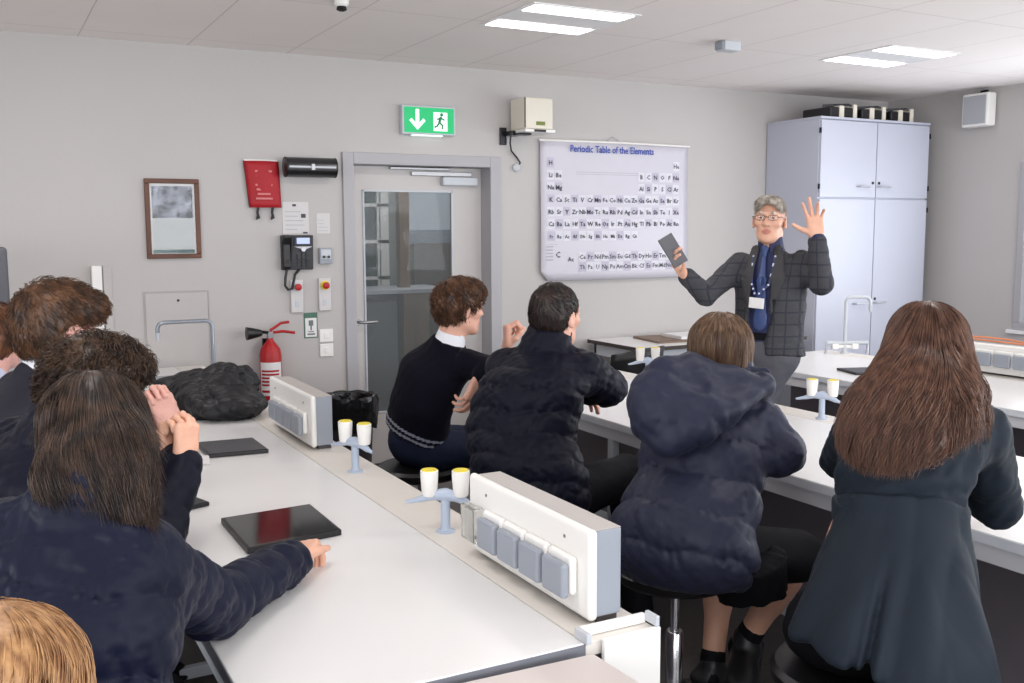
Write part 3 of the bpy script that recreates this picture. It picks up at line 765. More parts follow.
b2 = bench('long white laboratory bench in the middle behind the right hand students', 2.36, 3.13, 3.27, .4, 4.75, .58)
b3 = bench('white laboratory bench at the right beside the teacher', 4.10, 4.90, 5.06, .8, 4.85, .62)
# end cover of the service strip (open white trunking) and the next, warmer table
ec = empty('trunking_end_cover', (1.06, 1.595, 0), 'white end cover of the service trunking at the near end of the left bench', 'cover')
MB().box(.0, .140, -.012, .0, .2, .805).build('end_plate', M_pwhite, ec, bevel=.003)
MB().box(-.03, .13, .028, .04, BZ+.001, .822).build('raised_flange', M_pwhite, ec, bevel=.003)
MB().box(-.04, -.028, -.010, .038, .801, .822).build('clip', M_lgrey, ec, bevel=.002)
MB().box(.128, .138, -.01, .03, .806, .828).build('clip', M_lgrey, ec, bevel=.002)
st = empty('side_table', (.40, .75, 0), 'pale warm grey table abutting the near end of the left bench', 'table')
M_warm = mat('warm_laminate', (206, 196, 192), .35, var=.02)
MB().prism([(.0, .0), (.655, .0), (.62, .812), (.02, .836)], 'z', BZ-.035, BZ-.006).build('tabletop', M_warm, st, bevel=.002)
for x, y in [(.05, .05), (.60, .05), (.56, .76), (.05, .78)]: MB().box(x-.02, x+.02, y-.02, y+.02, 0, BZ-.036).build('leg', M_lgrey, st)

def socket_box(x, y, L_, lab, n=4, clear=False, h=.185):
    t = empty('socket_box', (x, y, BZ+.015), lab, 'socket box', 'bench top socket boxes')
    MB().box(.022, .085, .012, L_-.012, 0, h).build('housing', M_grey, t, bevel=.003)
    MB().box(.0225, .0846, .0125, L_-.0125, h+.0002, h+.002).build('top_cover', mat('taupe_cover', (186, 180, 176), .5), t, bevel=.001)
    MB().box(0, .0215, 0, L_, -.004, h+.006).build('front_plate', M_pwhite, t, bevel=.014, seg=4)
    MB().box(.03, .08, .02, L_-.02, -.0148, 0).build('foot', M_dark, t)
    a = .045; p = (L_-.15)/n
    for k in range(n):
        y0 = a+k*p
        s = MB().box(-.018, -.0005, y0, y0+p-.006, .042, .125).build('switched_socket', M_pwhite, t, bevel=.008, seg=3)
        MB().box(-.038, -.0185, y0+.004, y0+p-.012, .036, .112).build('hinged_cover', M_grey, s, bevel=.008, seg=3)
    for yy_ in (.1, L_-.1): MB().lathe([(.004, 0), (.004, -.0015)], (-.0002, yy_, .155), 10, axis='x').build('screw', M_steel, t)
    if clear: MB().box(-.03, -.002, L_-.09, L_-.01, .03, .12).build('clear_plug_cover', M_clear, t, bevel=.006)
    return t
socket_box(1.072, 1.655, .57, 'large white and grey socket box nearest the camera', 4, True)
socket_box(1.065, 3.55, .60, 'white and grey socket box beside the crumpled black jacket', 4)
socket_box(4.96, 2.9, .98, 'socket box on the far right bench behind the long haired student', 7, h=.15)

def gas_tap(x, y, ang, lab, nozzle=True, z=BZ):
    t = empty('gas_tap', (x, y, z), lab, 'gas tap', 'yellow topped bench gas taps', R(ang))
    MB().lathe([(.026, 0), (.026, .004), (.015, .008), (.013, .02), (.013, .092)], seg=18).build('post', M_tapblue, t, smooth=True)
    MB().tube([(-.075, 0, .088), (-.035, 0, .102), (0, 0, .104), (.03, 0, .098), (.06, 0, .082)], [.008, .014, .018, .014, .009], 12).build('turret', M_tapblue, t, smooth=True)
    MB().tube([(-.07, 0, .09), (-.095, 0, .084), (-.11, 0, .082)], [.008, .006, .004], 10).build('nozzle', M_tapblue, t, smooth=True)
    MB().tube([(.055, 0, .084), (.078, 0, .076)], [.008, .005], 10).build('nozzle', M_tapblue, t, smooth=True)
    for s in (-.043, .043):
        k = MB().lathe([(.018, .100), (.021, .105), (.0245, .155), (.0245, .170), (.022, .171)], (s, 0, 0), 22).build('knob', M_pwhite, t, smooth=True)
        MB().lathe([(.021, .171), (.021, .1735)], (s, 0, 0), 22).build('yellow_cap', M_yel, k)
    return t
gas_tap(1.088, 2.405, -32, 'gas tap with yellow topped knobs beside the nearest socket box')
gas_tap(1.10, 3.17, -62, 'smaller gas tap beyond, next to the far socket box on the left bench')
gas_tap(3.18, 3.08, -52, 'gas tap with two pale knobs on the middle bench between hooded and long haired students')
gas_tap(3.22, 4.40, -20, 'gas tap at the far end of the middle bench by the black chair')

def swan_tap(x, y, ang, lab, h=.34, reach=.25, bar=False):
    t = empty('water_tap', (x, y, BZ), lab, 'tap', None, R(ang))
    MB().lathe([(.03, 0), (.03, .006), (.016, .012), (.014, .05)], seg=18).build('base', M_lgrey, t, smooth=True)
    r = .03; pts = [(0, 0, .03), (0, 0, h-r), (-.3*r, 0, h-.3*r), (-r, 0, h), (-(reach-r), 0, h), (-(reach-.3*r), 0, h-.3*r), (-reach, 0, h-r), (-reach, 0, h-.06)]
    MB().tube(pts, .011, 12).build('swan_neck', M_lgrey if bar else M_tapsteel, t, smooth=True)
    MB().tube([(-reach, 0, h-.055), (-reach, 0, h-.075), (-reach, 0, h-.1)], [.014, .011, .006], 12).build('outlet', M_lgrey, t, smooth=True)
    MB().tube([(-.06, 0, .045), (.06, 0, .045)], .012, 10).box(-.085, -.045, -.022, .022, .03, .065).box(.045, .085, -.022, .022, .03, .065).build('tap_handles', M_pwhite, t, bevel=.004)
    if bar: MB().tube([(-.15, 0, 0), (-.15, 0, .07), (.12, 0, .07), (.12, 0, 0)], .013, 10).build('bridge_pipe', M_lgrey, t, smooth=True)
    return t
M_tapsteel = mat('tap_grey_steel', (150, 156, 166), .3, metal=.6)
swan_tap(1.135, 5.62, 0, 'grey swan neck tap in front of the access hatch', .325, .29)
swan_tap(5.0, 4.66, 152, 'white swan neck water tap on the bench beside the teacher', .37, .16, True)
sk = MB()
sn = empty('sink', (.9, 5.62, BZ), 'small white sink on the far end of the left bench', 'sink')
sk.box(-.2, .12, -.16, .16, .0015, .012).build('rim', M_pwhite, sn, bevel=.004)
MB().box(-.18, .10, -.14, .14, .012, .0135).build('bowl', M_grey, sn)

# table by the back wall, boards on it, black chair in front
tb = empty('drawing_table', (4.0, 5.56, 0), 'dark edged white table against the back wall under the chart', 'table')
MB().box(0, 1.55, 0, .66, .775, .80).build('tabletop', M_top, tb)
MB().box(-.006, 1.556, -.006, 0, .774, .801).box(-.006, 0, 0, .66, .774, .801).build('dark_edging', mat('dark_edge', (60, 50, 46), .5), tb)
MB().box(.03, 1.52, .03, .05, .69, .775).box(.03, .05, .05, .62, .69, .775).build('apron', M_lgrey, tb)
for x in (.05, 1.5):
    for y in (.05, .61): MB().box(x-.02, x+.02, y-.02, y+.02, 0, .774).build('leg', M_lgrey, tb, bevel=.003)
bo = empty('drawing_board', (4.28, 5.72, .801), 'flat brown board lying on the table by the back wall', 'board')
MB().prism([(0, 0), (.9, -.08), (.98, .3), (.06, .4)], 'z', .0, .014).build('board', M_wood2, bo)
MB().prism([(0, 0), (.9, -.08), (.902, -.074), (.002, .008)], 'z', .0142, .017).build('lip', mat('dark_lip', (58, 44, 38), .5), bo)
bp_ = empty('paper_stack', (4.5, 5.74, .816), 'large white sheets stacked on the brown board', 'paper')
MB().prism([(0, .0), (.7, -.05), (.74, .24), (.03, .28)], 'z', .0, .022).build('sheets', M_paper, bp_)
ch = empty('black_chair', (3.72, 5.1, 0), 'black plastic chair with curved back behind the middle bench', 'chair', rz=R(20))
vs = []; fs = []; nx_, nz_ = 14, 6
for i in range(nx_+1):
    a = R(-75+150*i/nx_)
    for j in range(nz_+1):
        z = .52+.36*j/nz_*(1-.12*abs(math.sin(a))**3); r = .235+.02*j/nz_
        vs.append((r*math.sin(a), .20-.22*math.cos(a)*1.0-.05*j/nz_, z))
for i in range(nx_):
    for j in range(nz_):
        q = i*(nz_+1)+j; fs.append((q, q+nz_+1, q+nz_+2, q+1))
o = MB().add(vs, fs).build('backrest', M_black, ch, smooth=True); s_ = o.modifiers.new('S', 'SOLIDIFY'); s_.thickness = .012
MB().box(-.21, .21, -.0, .40, .43, .455).build('seat', M_black, ch, bevel=.012, seg=3)
for x in (-.19, .19):
    for y in (.03, .37): MB().tube([(x, y, .43), (x*1.15, y+(.03 if y > .2 else -.03), 0.0)], .011, 8).build('leg', M_dsteel, ch)
    MB().tube([(x, .02, .44), (x*1.05, .02, .56)], .011, 8).build('back_support', M_dsteel, ch)

# bin with black liner by the door
bn = empty('waste_bin', (2.0, 5.86, 0), 'black bin with a black liner between socket box and door frame', 'bin')
MB().lathe([(.12, 0), (.125, .01), (.155, .56), (.165, .575), (.15, .575), (.12, .03)], seg=28).build('bin_body', mat('bin_grey', (60, 58, 60), .5), bn, smooth=True)
vs = []; fs = []; g = random.Random(4); n = 48
for i, (r, z) in enumerate([(.135, .50), (.15, .59), (.172, .60), (.178, .57), (.176, .50), (.17, .44), (.168, .40)]):
    for k in range(n):
        a = 2*PI*k/n; rr = r+(.006*math.sin(7*a+i)+.004*math.sin(17*a+2*i))*(i > 0); vs.append((rr*math.cos(a), rr*math.sin(a), z+(.012*math.sin(5*a+1) if i == 6 else .003*math.sin(9*a))))
for i in range(6):
    for k in range(n): fs.append((i*n+k, i*n+(k+1) % n, (i+1)*n+(k+1) % n, (i+1)*n+k))
MB().add(vs, fs).build('bin_liner', mat('bin_bag', (16, 16, 18), .18, bump=.5, bscale=25), bn, smooth=True)

# lab stools
def make_stool(loc, lab):
    t = empty('laboratory_stool', loc, lab, 'stool', 'black round laboratory stools')
    MB().lathe([(.13, -.055), (.175, -.05), (.19, -.035), (.192, -.015), (.18, -.002), (.1, .002), (.001, .003)], (0, 0, .60), 36).build('seat', mat('stool_vinyl', (20, 20, 22), .38), t, smooth=True)
    MB().lathe([(.13, -.062), (.13, -.0555)], (0, 0, .60), 24).build('seat_plate', M_dsteel, t)
    MB().lathe([(.014, .36), (.014, .54)], seg=16).build('gas_piston', M_chrome, t, smooth=True)
    MB().lathe([(.027, .12), (.027, .38), (.023, .385)], seg=18).build('column', M_chrome, t, smooth=True)
    MB().lathe([(.032, .07), (.034, .08), (.034, .13), (.028, .135)], seg=18).build('hub', M_black, t, smooth=True)
    for k in range(5):
        a = 2*PI*k/5+.3; c, s = math.cos(a), math.sin(a)
        MB().tube([(0.02*c, .02*s, .10), (.15*c, .15*s, .085), (.26*c, .26*s, .055)], [.022, .018, .013], 8).build('foot', M_black, t, smooth=True)
        MB().tube([(.262*c-.012*s, .262*s+.012*c, .024), (.262*c+.012*s, .262*s-.012*c, .024)], .0235, 14).build('castor', M_black, t, smooth=True)
    return t
st0 = make_stool((1.665, 3.94, 0), 'black round stool under the student in the navy sweater')
def copy_tree(o, parent=None):
    c = o.copy(); C.objects.link(c)
    if parent is not None: c.parent = parent
    for chd in list(o.children): copy_tree(chd, c)
    return c
for loc, lab in [((1.74, 2.98, 0), 'black round stool under the student in the puffer jacket with short dark hair'), ((1.84, 2.36, 0), 'black round stool with chrome post under the hooded student'), ((1.765, 1.585, 0), 'black round stool under the student in the trench coat'),
                 ((.02, 1.82, 0), 'black round stool under the student with dark hair resting a hand on the tablet'), ((-.02, 2.62, 0), 'black round stool under the curly haired student'), ((-.02, 3.40, 0), 'black round stool under the brown haired student in the dark blazer')]:
    s = copy_tree(st0); s.location = loc; s['label'] = lab

# tablets and small items
def tablet(pts, z, th, lab, m, case=None, name='tablet_computer'):
    t = empty(name, (0, 0, z), lab, 'tablet')
    P_ = [(p[0], p[1]) for p in pts]; cx = sum(p[0] for p in P_)/4; cy_ = sum(p[1] for p in P_)/4
    t.location = (cx, cy_, z); Q = [(p[0]-cx, p[1]-cy_) for p in P_]
    MB().prism(Q, 'z', 0, th).build('case', case or M_black, t, bevel=.003, seg=3)
    MB().prism([(x*.95, y*.95) for x, y in Q], 'z', th+.0002, th+.0012).build('screen', m, t, bevel=.0004)
    return t
tp = [(.565, 2.78), (.828, 2.80), (.828, 2.51), (.565, 2.47)]
tl = tablet(tp, BZ+.001, .016, 'black glossy tablet in a case under the hand of the dark haired student', M_blackg)
M_dktab = mat('dark_slate', (52, 54, 60), .35)
tablet([(.70, 3.86), (.915, 3.84), (.915, 3.60), (.70, 3.62)], BZ+.001, .014, 'closed dark tablet in front of the clasped hands', M_dktab)
tablet([(.42, 3.05), (.545, 3.08), (.575, 2.98), (.42, 2.93)], BZ+.001, .012, 'dark corner of a tablet showing beside the navy sleeve', M_black)
tablet([(4.62, 4.02), (4.36, 4.12), (4.30, 3.92), (4.56, 3.82)], BZ+.001, .012, 'dark tablet lying on the bench left of the long haired student', M_black)
wc2 = empty('white_card', (.655, 3.60, BZ+.001), 'white folded card beside the closed dark tablet', 'card')
MB().prism([(-.05, -.06), (.03, -.085), (.05, .03), (-.03, .06)], 'z', 0, .01).build('card', M_paper, wc2, bevel=.003)
MB().box(-.01, .015, -.045, -.03, .0102, .0112).build('dark_print', M_ink, wc2)
cbk = tag(MB().tube([(5.0, 3.9, .99), (4.98, 3.75, 1.0), (4.99, 3.6, 1.005), (5.02, 3.5, 1.0), (5.0, 3.35, .99)], .005, 6).tube([(5.0, 3.9, .99), (5.0, 3.6, .985), (5.0, 3.3, .984)], .005, 6).build('orange_cable', mat('orange_rubber', (222, 134, 84), .5), smooth=True), 'thin orange cable lying on the socket box at the far right', 'cable')

# crumpled black jacket
J = SDF(); c0 = np.array([.93, 4.62, BZ])
J.ell(c0+(.0, .05, .055), (.17, .34, .085), k=.06).ell(c0+(.10, .12, .10), (.12, .16, .09), k=.06).ell(c0+(.02, -.2, .05), (.16, .18, .06), k=.05).ell(c0+(-.12, .28, .05), (.12, .16, .07), k=.05)
J.chain([c0+(-.18, .0, .03), c0+(-.05, -.12, .09), c0+(.08, -.02, .15), c0+(.12, .2, .11)], [.04, .045, .05, .04], k=.03)
J.chain([c0+(-.15, .3, .05), c0+(-.02, .2, .13), c0+(.08, .25, .12)], [.035, .04, .03], k=.025)
J.chain([c0+(.1, -.3, .03), c0+(-.02, -.1, .10), c0+(-.13, .12, .08)], [.03, .035, .04], k=.02)
J.post.append(lambda p: fold(p, .040, .22, 3)+fold(p, .018, .09, 5)+fold(p, .006, .04, 8))
J.box((.93, 4.6, BZ-.2), (1, 1, .2), k=.002, op='-')
tag(sdf_obj('black_jacket', J, .006, mat('black_nylon', (22, 22, 26), .45, bump=.2, bscale=45, spec=.4), None), 'crumpled black jacket heaped on the far end of the left bench', 'jacket')


# ================================================================== people
def skin_mat(name, col, lip):
    m = mat(name, col, .48, var=.08, vscale=14, bump=.08, bscale=120); b = m.node_tree.nodes['Principled BSDF']
    b.inputs['Subsurface Weight'].default_value = .08; b.inputs['Subsurface Radius'].default_value = (.02, .008, .004)
    return [m, mat(name+'_lip', lip, .4)]
SK_fair = skin_mat('skin_fair', (226, 172, 150), (186, 110, 104))
SK_warm = skin_mat('skin_warm', (226, 174, 148), (196, 128, 114))
SK_pink = skin_mat('skin_pink', (232, 176, 162), (190, 110, 110))
M_eyew = mat('eye_white', (226, 222, 218), .2); M_iris = mat('iris', (52, 44, 40), .2)

def hairmat(name, c1, c2, rough=.42, sc=(60, 60, 5)):
    m = mat(name, c1, rough, col2=c2, vscale=1, stretch=sc, detail=3, spec=.4)
    return m

def frame(th, pitch=0, tilt=0):
    """columns right, forward, up for somebody facing angle th (degrees, from +x)"""
    t = R(th); M = np.array([[math.sin(t), math.cos(t), 0], [-math.cos(t), math.sin(t), 0], [0, 0, 1.]])
    return M @ rotx(R(pitch)) @ roty(R(tilt))

def head_sdf(c, M, neck=None, s=1., nose=1., nr=.056):
    c = np.asarray(c, float); S = SDF()
    W = lambda x, y, z: c+M@(np.array([x, y, z])*s)
    E = lambda x, y, z, a, b, d, k=.02, op='+', MM=None: S.ell(W(x, y, z), np.array([a, b, d])*s, M if MM is None else M@MM, k, op)
    E(0, -.014, .036, .077, .096, .084)                 # cranium
    E(0, .030, -.012, .061, .066, .082, .03)            # face
    E(0, .045, -.068, .042, .046, .045, .03)            # jaw
    E(0, .078, -.098, .020, .018, .016, .02)            # chin
    E(0, .078, .034, .052, .022, .014, .02)             # brow
    for q in (-1, 1):
        E(q*.042, .062, -.012, .022, .024, .018, .02)   # cheekbone
        E(q*.031, .100, .016, .017, .015, .012, .014, '-')   # eye socket
        E(q*.031, .0838, .014, .0165, .0152, .0145, .006)  # eyelid ball
        E(q*.031, .1010, .0130, .0120, .0085, .0042, .003, '-')   # lid opening
        S.cap(W(q*.048, -.01, -.06), W(q*.026, .055, -.088), .020*s, .017*s, k=.025)
        E(q*.079, -.008, -.004, .009, .018, .031, .006, '+', rotx(R(-14)) @ roty(R(0)) @ rotz(R(q*-18)))
        E(q*.089, -.004, .002, .005, .010, .018, .004, '-', rotx(R(-14)) @ rotz(R(q*-18)))
        E(q*.080, -.004, -.030, .007, .010, .009, .005)
    S.cap(W(0, .088, .020), W(0, .108*nose, -.018), .0075*s, .0125*s, k=.012)
    for q in (-1, 1): E(q*.012, .098, -.021, .0085, .010, .008, .006)
    E(0, .090, -.051, .021, .012, .0052, .005); E(0, .089, -.061, .018, .011, .0062, .005)
    S.cap(W(-.02, .104, -.0565), W(.02, .104, -.0565), .0022*s, k=.004, op='-')
    nb = W(0, -.045, -.19) if neck is None else np.asarray(neck, float)
    S.cap(W(0, -.022, -.05), nb, .054*s, nr, k=.03)
    S.cap(W(0, -.022, -.05), nb+np.array([0, 0, -.03]), .05*s, nr+.004, k=.02)
    return S, W

def head_mi(W, M, s=1):
    a = W(0, .10, -.056)
    def f(cn):
        q = (cn-a)@M; return ((np.abs(q[:, 0]) < .024) & (np.abs(q[:, 2]) < .0125*(1-(np.abs(q[:, 0])/.026)**2)+.001) & (q[:, 1] > -.014)).astype(int)
    return f

FL = [(.042, .026, .021), (.047, .030, .022), (.043, .028, .021), (.034, .021, .018)]
FR = [.0092, .0095, .0088, .0078]
def hand_sdf(S, wrist, d, n, side, curl=(20, 20, 20, 20), spread=0, thumb=(.55, .75, .25, 20), s=1., fore=None):
    w = np.asarray(wrist, float); d = nrm(d); n = np.asarray(n, float); n = nrm(n-d*(n@d)); u = np.cross(d, n)*side
    B = np.stack([u, d, n], 1)
    S.box(w+d*.058*s+u*.002, np.array([.040, .048, .0135])*s, B, rd=.0125*s, k=.012)
    S.ell(w+d*.03*s+u*.022*s+n*.006*s, np.array([.018, .032, .016])*s, B, k=.015)
    S.cap(w-d*.01, w+d*.03*s, .024*s, .023*s, k=.015, flat=(n, .78))
    if fore is not None: S.cap(w, fore, .025*s, .036*s, k=.02, flat=(n, .85))
    offs = [.0305, .0105, -.0098, -.0290]
    for i in range(4):
        sp = R((1.5-i)*spread); dd = nrm(d*math.cos(sp)+u*math.sin(sp)); c = curl[i] if not isinstance(curl, (int, float)) else curl
        p = w+d*(.098-(.006 if i in (0, 2) else 0)-(.014 if i == 3 else 0))*s+u*offs[i]*s; a = 0; r = FR[i]*s
        q0 = p-dd*.02*s
        S.cap(q0, p, r*1.1, r*1.08, k=.006)
        for j, (L_, f_) in enumerate(zip(FL[i], (.85, 1.05, .7))):
            a += R(c)*f_; v = dd*math.cos(a)+n*math.sin(a); e = p+v*L_*s
            S.cap(p, e, r*(1.04-.08*j), r*(.96-.08*j), k=.0035); p = e
    td, tu, tn, tc = thumb
    p = w+d*.022*s+u*.024*s+n*.004*s; v = nrm(d*td+u*tu+n*tn)
    for j, (L_, r) in enumerate(zip((.044, .032, .027), (.0140, .0112, .0098))):
        e = p+v*L_*s; S.cap(p, e, r*s, r*.92*s, k=.008 if j == 0 else .004); p = e
        v = nrm(v*math.cos(R(tc))+(-u*.75+d*.45+n*.35)*math.sin(R(tc)))

def body_obj(P, parts, sk, name='body'):
    vs, fs, mi, n = [], [], [], 0
    for S, h, f in parts:
        v, q = S.mesh(h); vs.append(v); fs.append(q+n); n += len(v)
        mi.append(f(v[q].mean(1)) if f is not None else np.zeros(len(q), int))
    return np_mesh(name, np.concatenate(vs), np.concatenate(fs), sk, P, mi=np.concatenate(mi))

def hair_obj(P, shell, h, ms, strand_sets, name='hair'):
    parts = [shell.mesh(h)]+strand_sets
    v, f = join_np(parts); return np_mesh(name, v, f, ms, P)

def roots(S, n, keep=None, h=.008, inset=0, seed=1):
    v, f = S.mesh(h); c = v[f].mean(1)
    if keep is not None: c = c[keep(c)]
    g = np.random.default_rng(seed); return c[g.integers(0, len(c), n)]+g.normal(size=(n, 3))*.003

def scalp(c, M, s=1., grow=0., side=0., back=-.075, face=(.10, -.050, .082, .078, .098), fringe=0, neckz=-.085):
    """short-hair volume around the head"""
    c = np.asarray(c, float); W = lambda x, y, z: c+M@(np.array([x, y, z])*s); S = SDF(); g = grow
    S.ell(W(0, -.016, .042), np.array([.083+side, .104+g*.7, .088+g])*s, M, k=.02)
    S.ell(W(0, -.045, -.01), np.array([.074+side, .066+g*.5, .075])*s, M, k=.03)
    if fringe: S.ell(W(0, .045, .082), np.array([.070, .060+fringe, .040+fringe])*s, M, k=.03)
    S.ell(W(0, face[0], face[1]), np.array([face[2], face[3], face[4]])*s, M, k=.012, op='-')
    for q in (-1, 1): S.ell(W(q*.090, .004, -.022), np.array([.030, .030, .036])*s, M, k=.01, op='-')
    S.box(W(0, 0, neckz-.1), (.2, .2, .1), M, k=.02, op='-')
    return S, W

def short_flow(W, M, crown=(0, -.06, .12), fwd=0.):
    cr = W(*crown); f = M[:, 1]
    return lambda p, t: (p-cr)/np.linalg.norm(p-cr, axis=1)[:, None]+f*fwd+np.array([0, 0, -.15])

def arm_sdf(S, pts, rs, k=.03, quilt=None): S.chain(pts, rs, k=k, quilt=quilt)

def lower_body(P, pel, M, kneeL, kneeR, ankL, ankR, m_trs, shoe_m, skirt=None, thick=1., shoes=True, footdir=None, h=.011, bare=False):
    pel = np.asarray(pel, float); r = M[:, 0]; S = SDF()
    S.ell(pel, (.165*thick, .125*thick, .10), M, k=.05); S.ell(pel+Z*.05-M[:, 1]*.01, (.145*thick, .108*thick, .075), M, k=.05)
    B = SDF()
    for q, kn, an in ((-1, kneeL, ankL), (1, kneeR, ankR)):
        hp = pel+r*q*.085+M[:, 1]*.02+np.array([0, 0, -.015])
        S.chain([hp, kn, an], [.088*thick, .066*thick, .052*thick], k=.04) if not bare else S.chain([hp, kn], [.09*thick, .075*thick], k=.04)
        B.chain([hp, kn, an], [.07, .052, .034], k=.02)
        if bare:
            kn_ = np.asarray(kn); an_ = np.asarray(an); B.cap(kn_+(an_-kn_)*.25-M[:, 1]*.012, kn_+(an_-kn_)*.5-M[:, 1]*.008, .05, .04, k=.03)
    if not bare: S.post.append(lambda p: fold(p, .006, .12, 9, (1, 1, 1)))
    o = sdf_obj('trousers' if not bare else 'skirt', S, h, m_trs, P)
    if shoes:
        for q, an in ((-1, ankL), (1, ankR)):
            fd = M[:, 1] if footdir is None else nrm(np.asarray(footdir[0 if q < 0 else 1], float))
            T = SDF(); a = np.asarray(an, float); up = np.array([0, 0, 1.]); F = np.stack([np.cross(fd, up), fd, np.cross(np.cross(fd, up), fd)], 1); dn_ = F[:, 2]
            T.cap(a+dn_*.01, a-dn_*.02, .042, .042, k=.02); T.ell(a+fd*.03-dn_*.035, (.042, .10, .036), F, k=.03); T.ell(a+fd*.115-dn_*.042, (.045, .065, .028), F, k=.03)
            T.box(a+fd*.06-dn_*.07, (.047, .135, .012), F, rd=.008, k=.004)
            sdf_obj('shoe', T, .007, shoe_m, P)
    return B

M_shoe = mat('black_shoe', (20, 20, 22), .4)
M_navy = mat('navy_puffer', (21, 25, 44), .48, var=.12, vscale=5, bump=.25, bscale=24, sheen=.02, spec=0.14)
M_navy2 = mat('dark_navy_puffer', (17, 19, 33), .5, var=.12, vscale=5, bump=.25, bscale=24, sheen=.02, spec=0.13)
M_hood = mat('slate_navy_puffer', (38, 41, 60), .5, var=.12, vscale=5, bump=.25, bscale=22, sheen=.04, spec=0.22)
M_trench = mat('black_trench', (32, 39, 48), .6, var=.08, vscale=6, bump=.12, bscale=18, sheen=.03, spec=.12)
M_knit = mat('navy_knit', (13, 13, 25), .9, var=.1, vscale=40, bump=.3, bscale=160, sheen=.03, spec=.12)
M_knitg = mat('grey_stripe_knit', (150, 152, 168), .85)
M_blackcloth = mat('black_cloth', (18, 18, 22), .7, bump=.2, bscale=30, spec=.12)
M_navyt = mat('navy_trousers', (34, 40, 60), .75, var=.1, bump=.25, bscale=30, spec=.12)
M_shirtw = mat('white_shirt', (232, 232, 238), .7, bump=.2, bscale=30)
M_shirtb = mat('pale_blue_shirt', (206, 212, 230), .7, bump=.2, bscale=20)

H_long = hairmat('chestnut_hair', (110, 78, 62), (74, 50, 41), .36, (60, 60, 4))
H_dark = hairmat('dark_brown_hair', (74, 55, 44), (34, 25, 22), .45, (50, 50, 4))
H_mid = hairmat('light_brown_hair', (122, 96, 74), (84, 62, 48))
H_blond = hairmat('blond_hair', (190, 146, 100), (140, 98, 64))
H_curl = hairmat('curly_brown_hair', (84, 62, 46), (40, 29, 24), sc=(25, 25, 25))
H_boy = hairmat('chestnut_short_hair', (112, 76, 52), (62, 42, 32), sc=(30, 30, 18))
H_boy2 = hairmat('wavy_brown_hair', (108, 74, 50), (58, 40, 30), sc=(30, 30, 18))
H_blk = hairmat('very_dark_hair', (50, 36, 31), (30, 22, 20), sc=(30, 30, 18))
H_grey = hairmat('greying_hair', (206, 198, 188), (140, 130, 118), sc=(40, 40, 25))
Z = np.array([0, 0, 1.])
V = lambda *a: np.array(a, float)
def rv(M): return M[:, 0]
def fv(M): return M[:, 1]

def eyes(P, W, s=1, gaze=0):
    for q in (-1, 1):
        c = W(q*.031, .0855, .0145); m = MB(); m.lathe([(.0001, -.0118), (.006, -.0102), (.0105, -.005), (.0118, 0), (.0105, .005), (.006, .0102), (.0001, .0118)], seg=14)
        o = m.build('eye', M_eyew, P, smooth=True, autos=False); o.location = Vector(c)-Vector(P.location)
        a = W(q*.031+gaze, .0968, .0140); m = MB().lathe([(.0001, -.002), (.0066, -.001), (.0066, .001)], seg=12, axis='y')
        fw_ = Vector(W(0, 1, 0)-W(0, 0, 0)); i = m.build('iris', M_iris, o); i.rotation_euler = fw_.to_track_quat('Y', 'Z').to_euler(); i.location = Vector(a)-Vector(c)

def person(loc, lab, group=None): return empty('person', loc, lab, 'person', group)

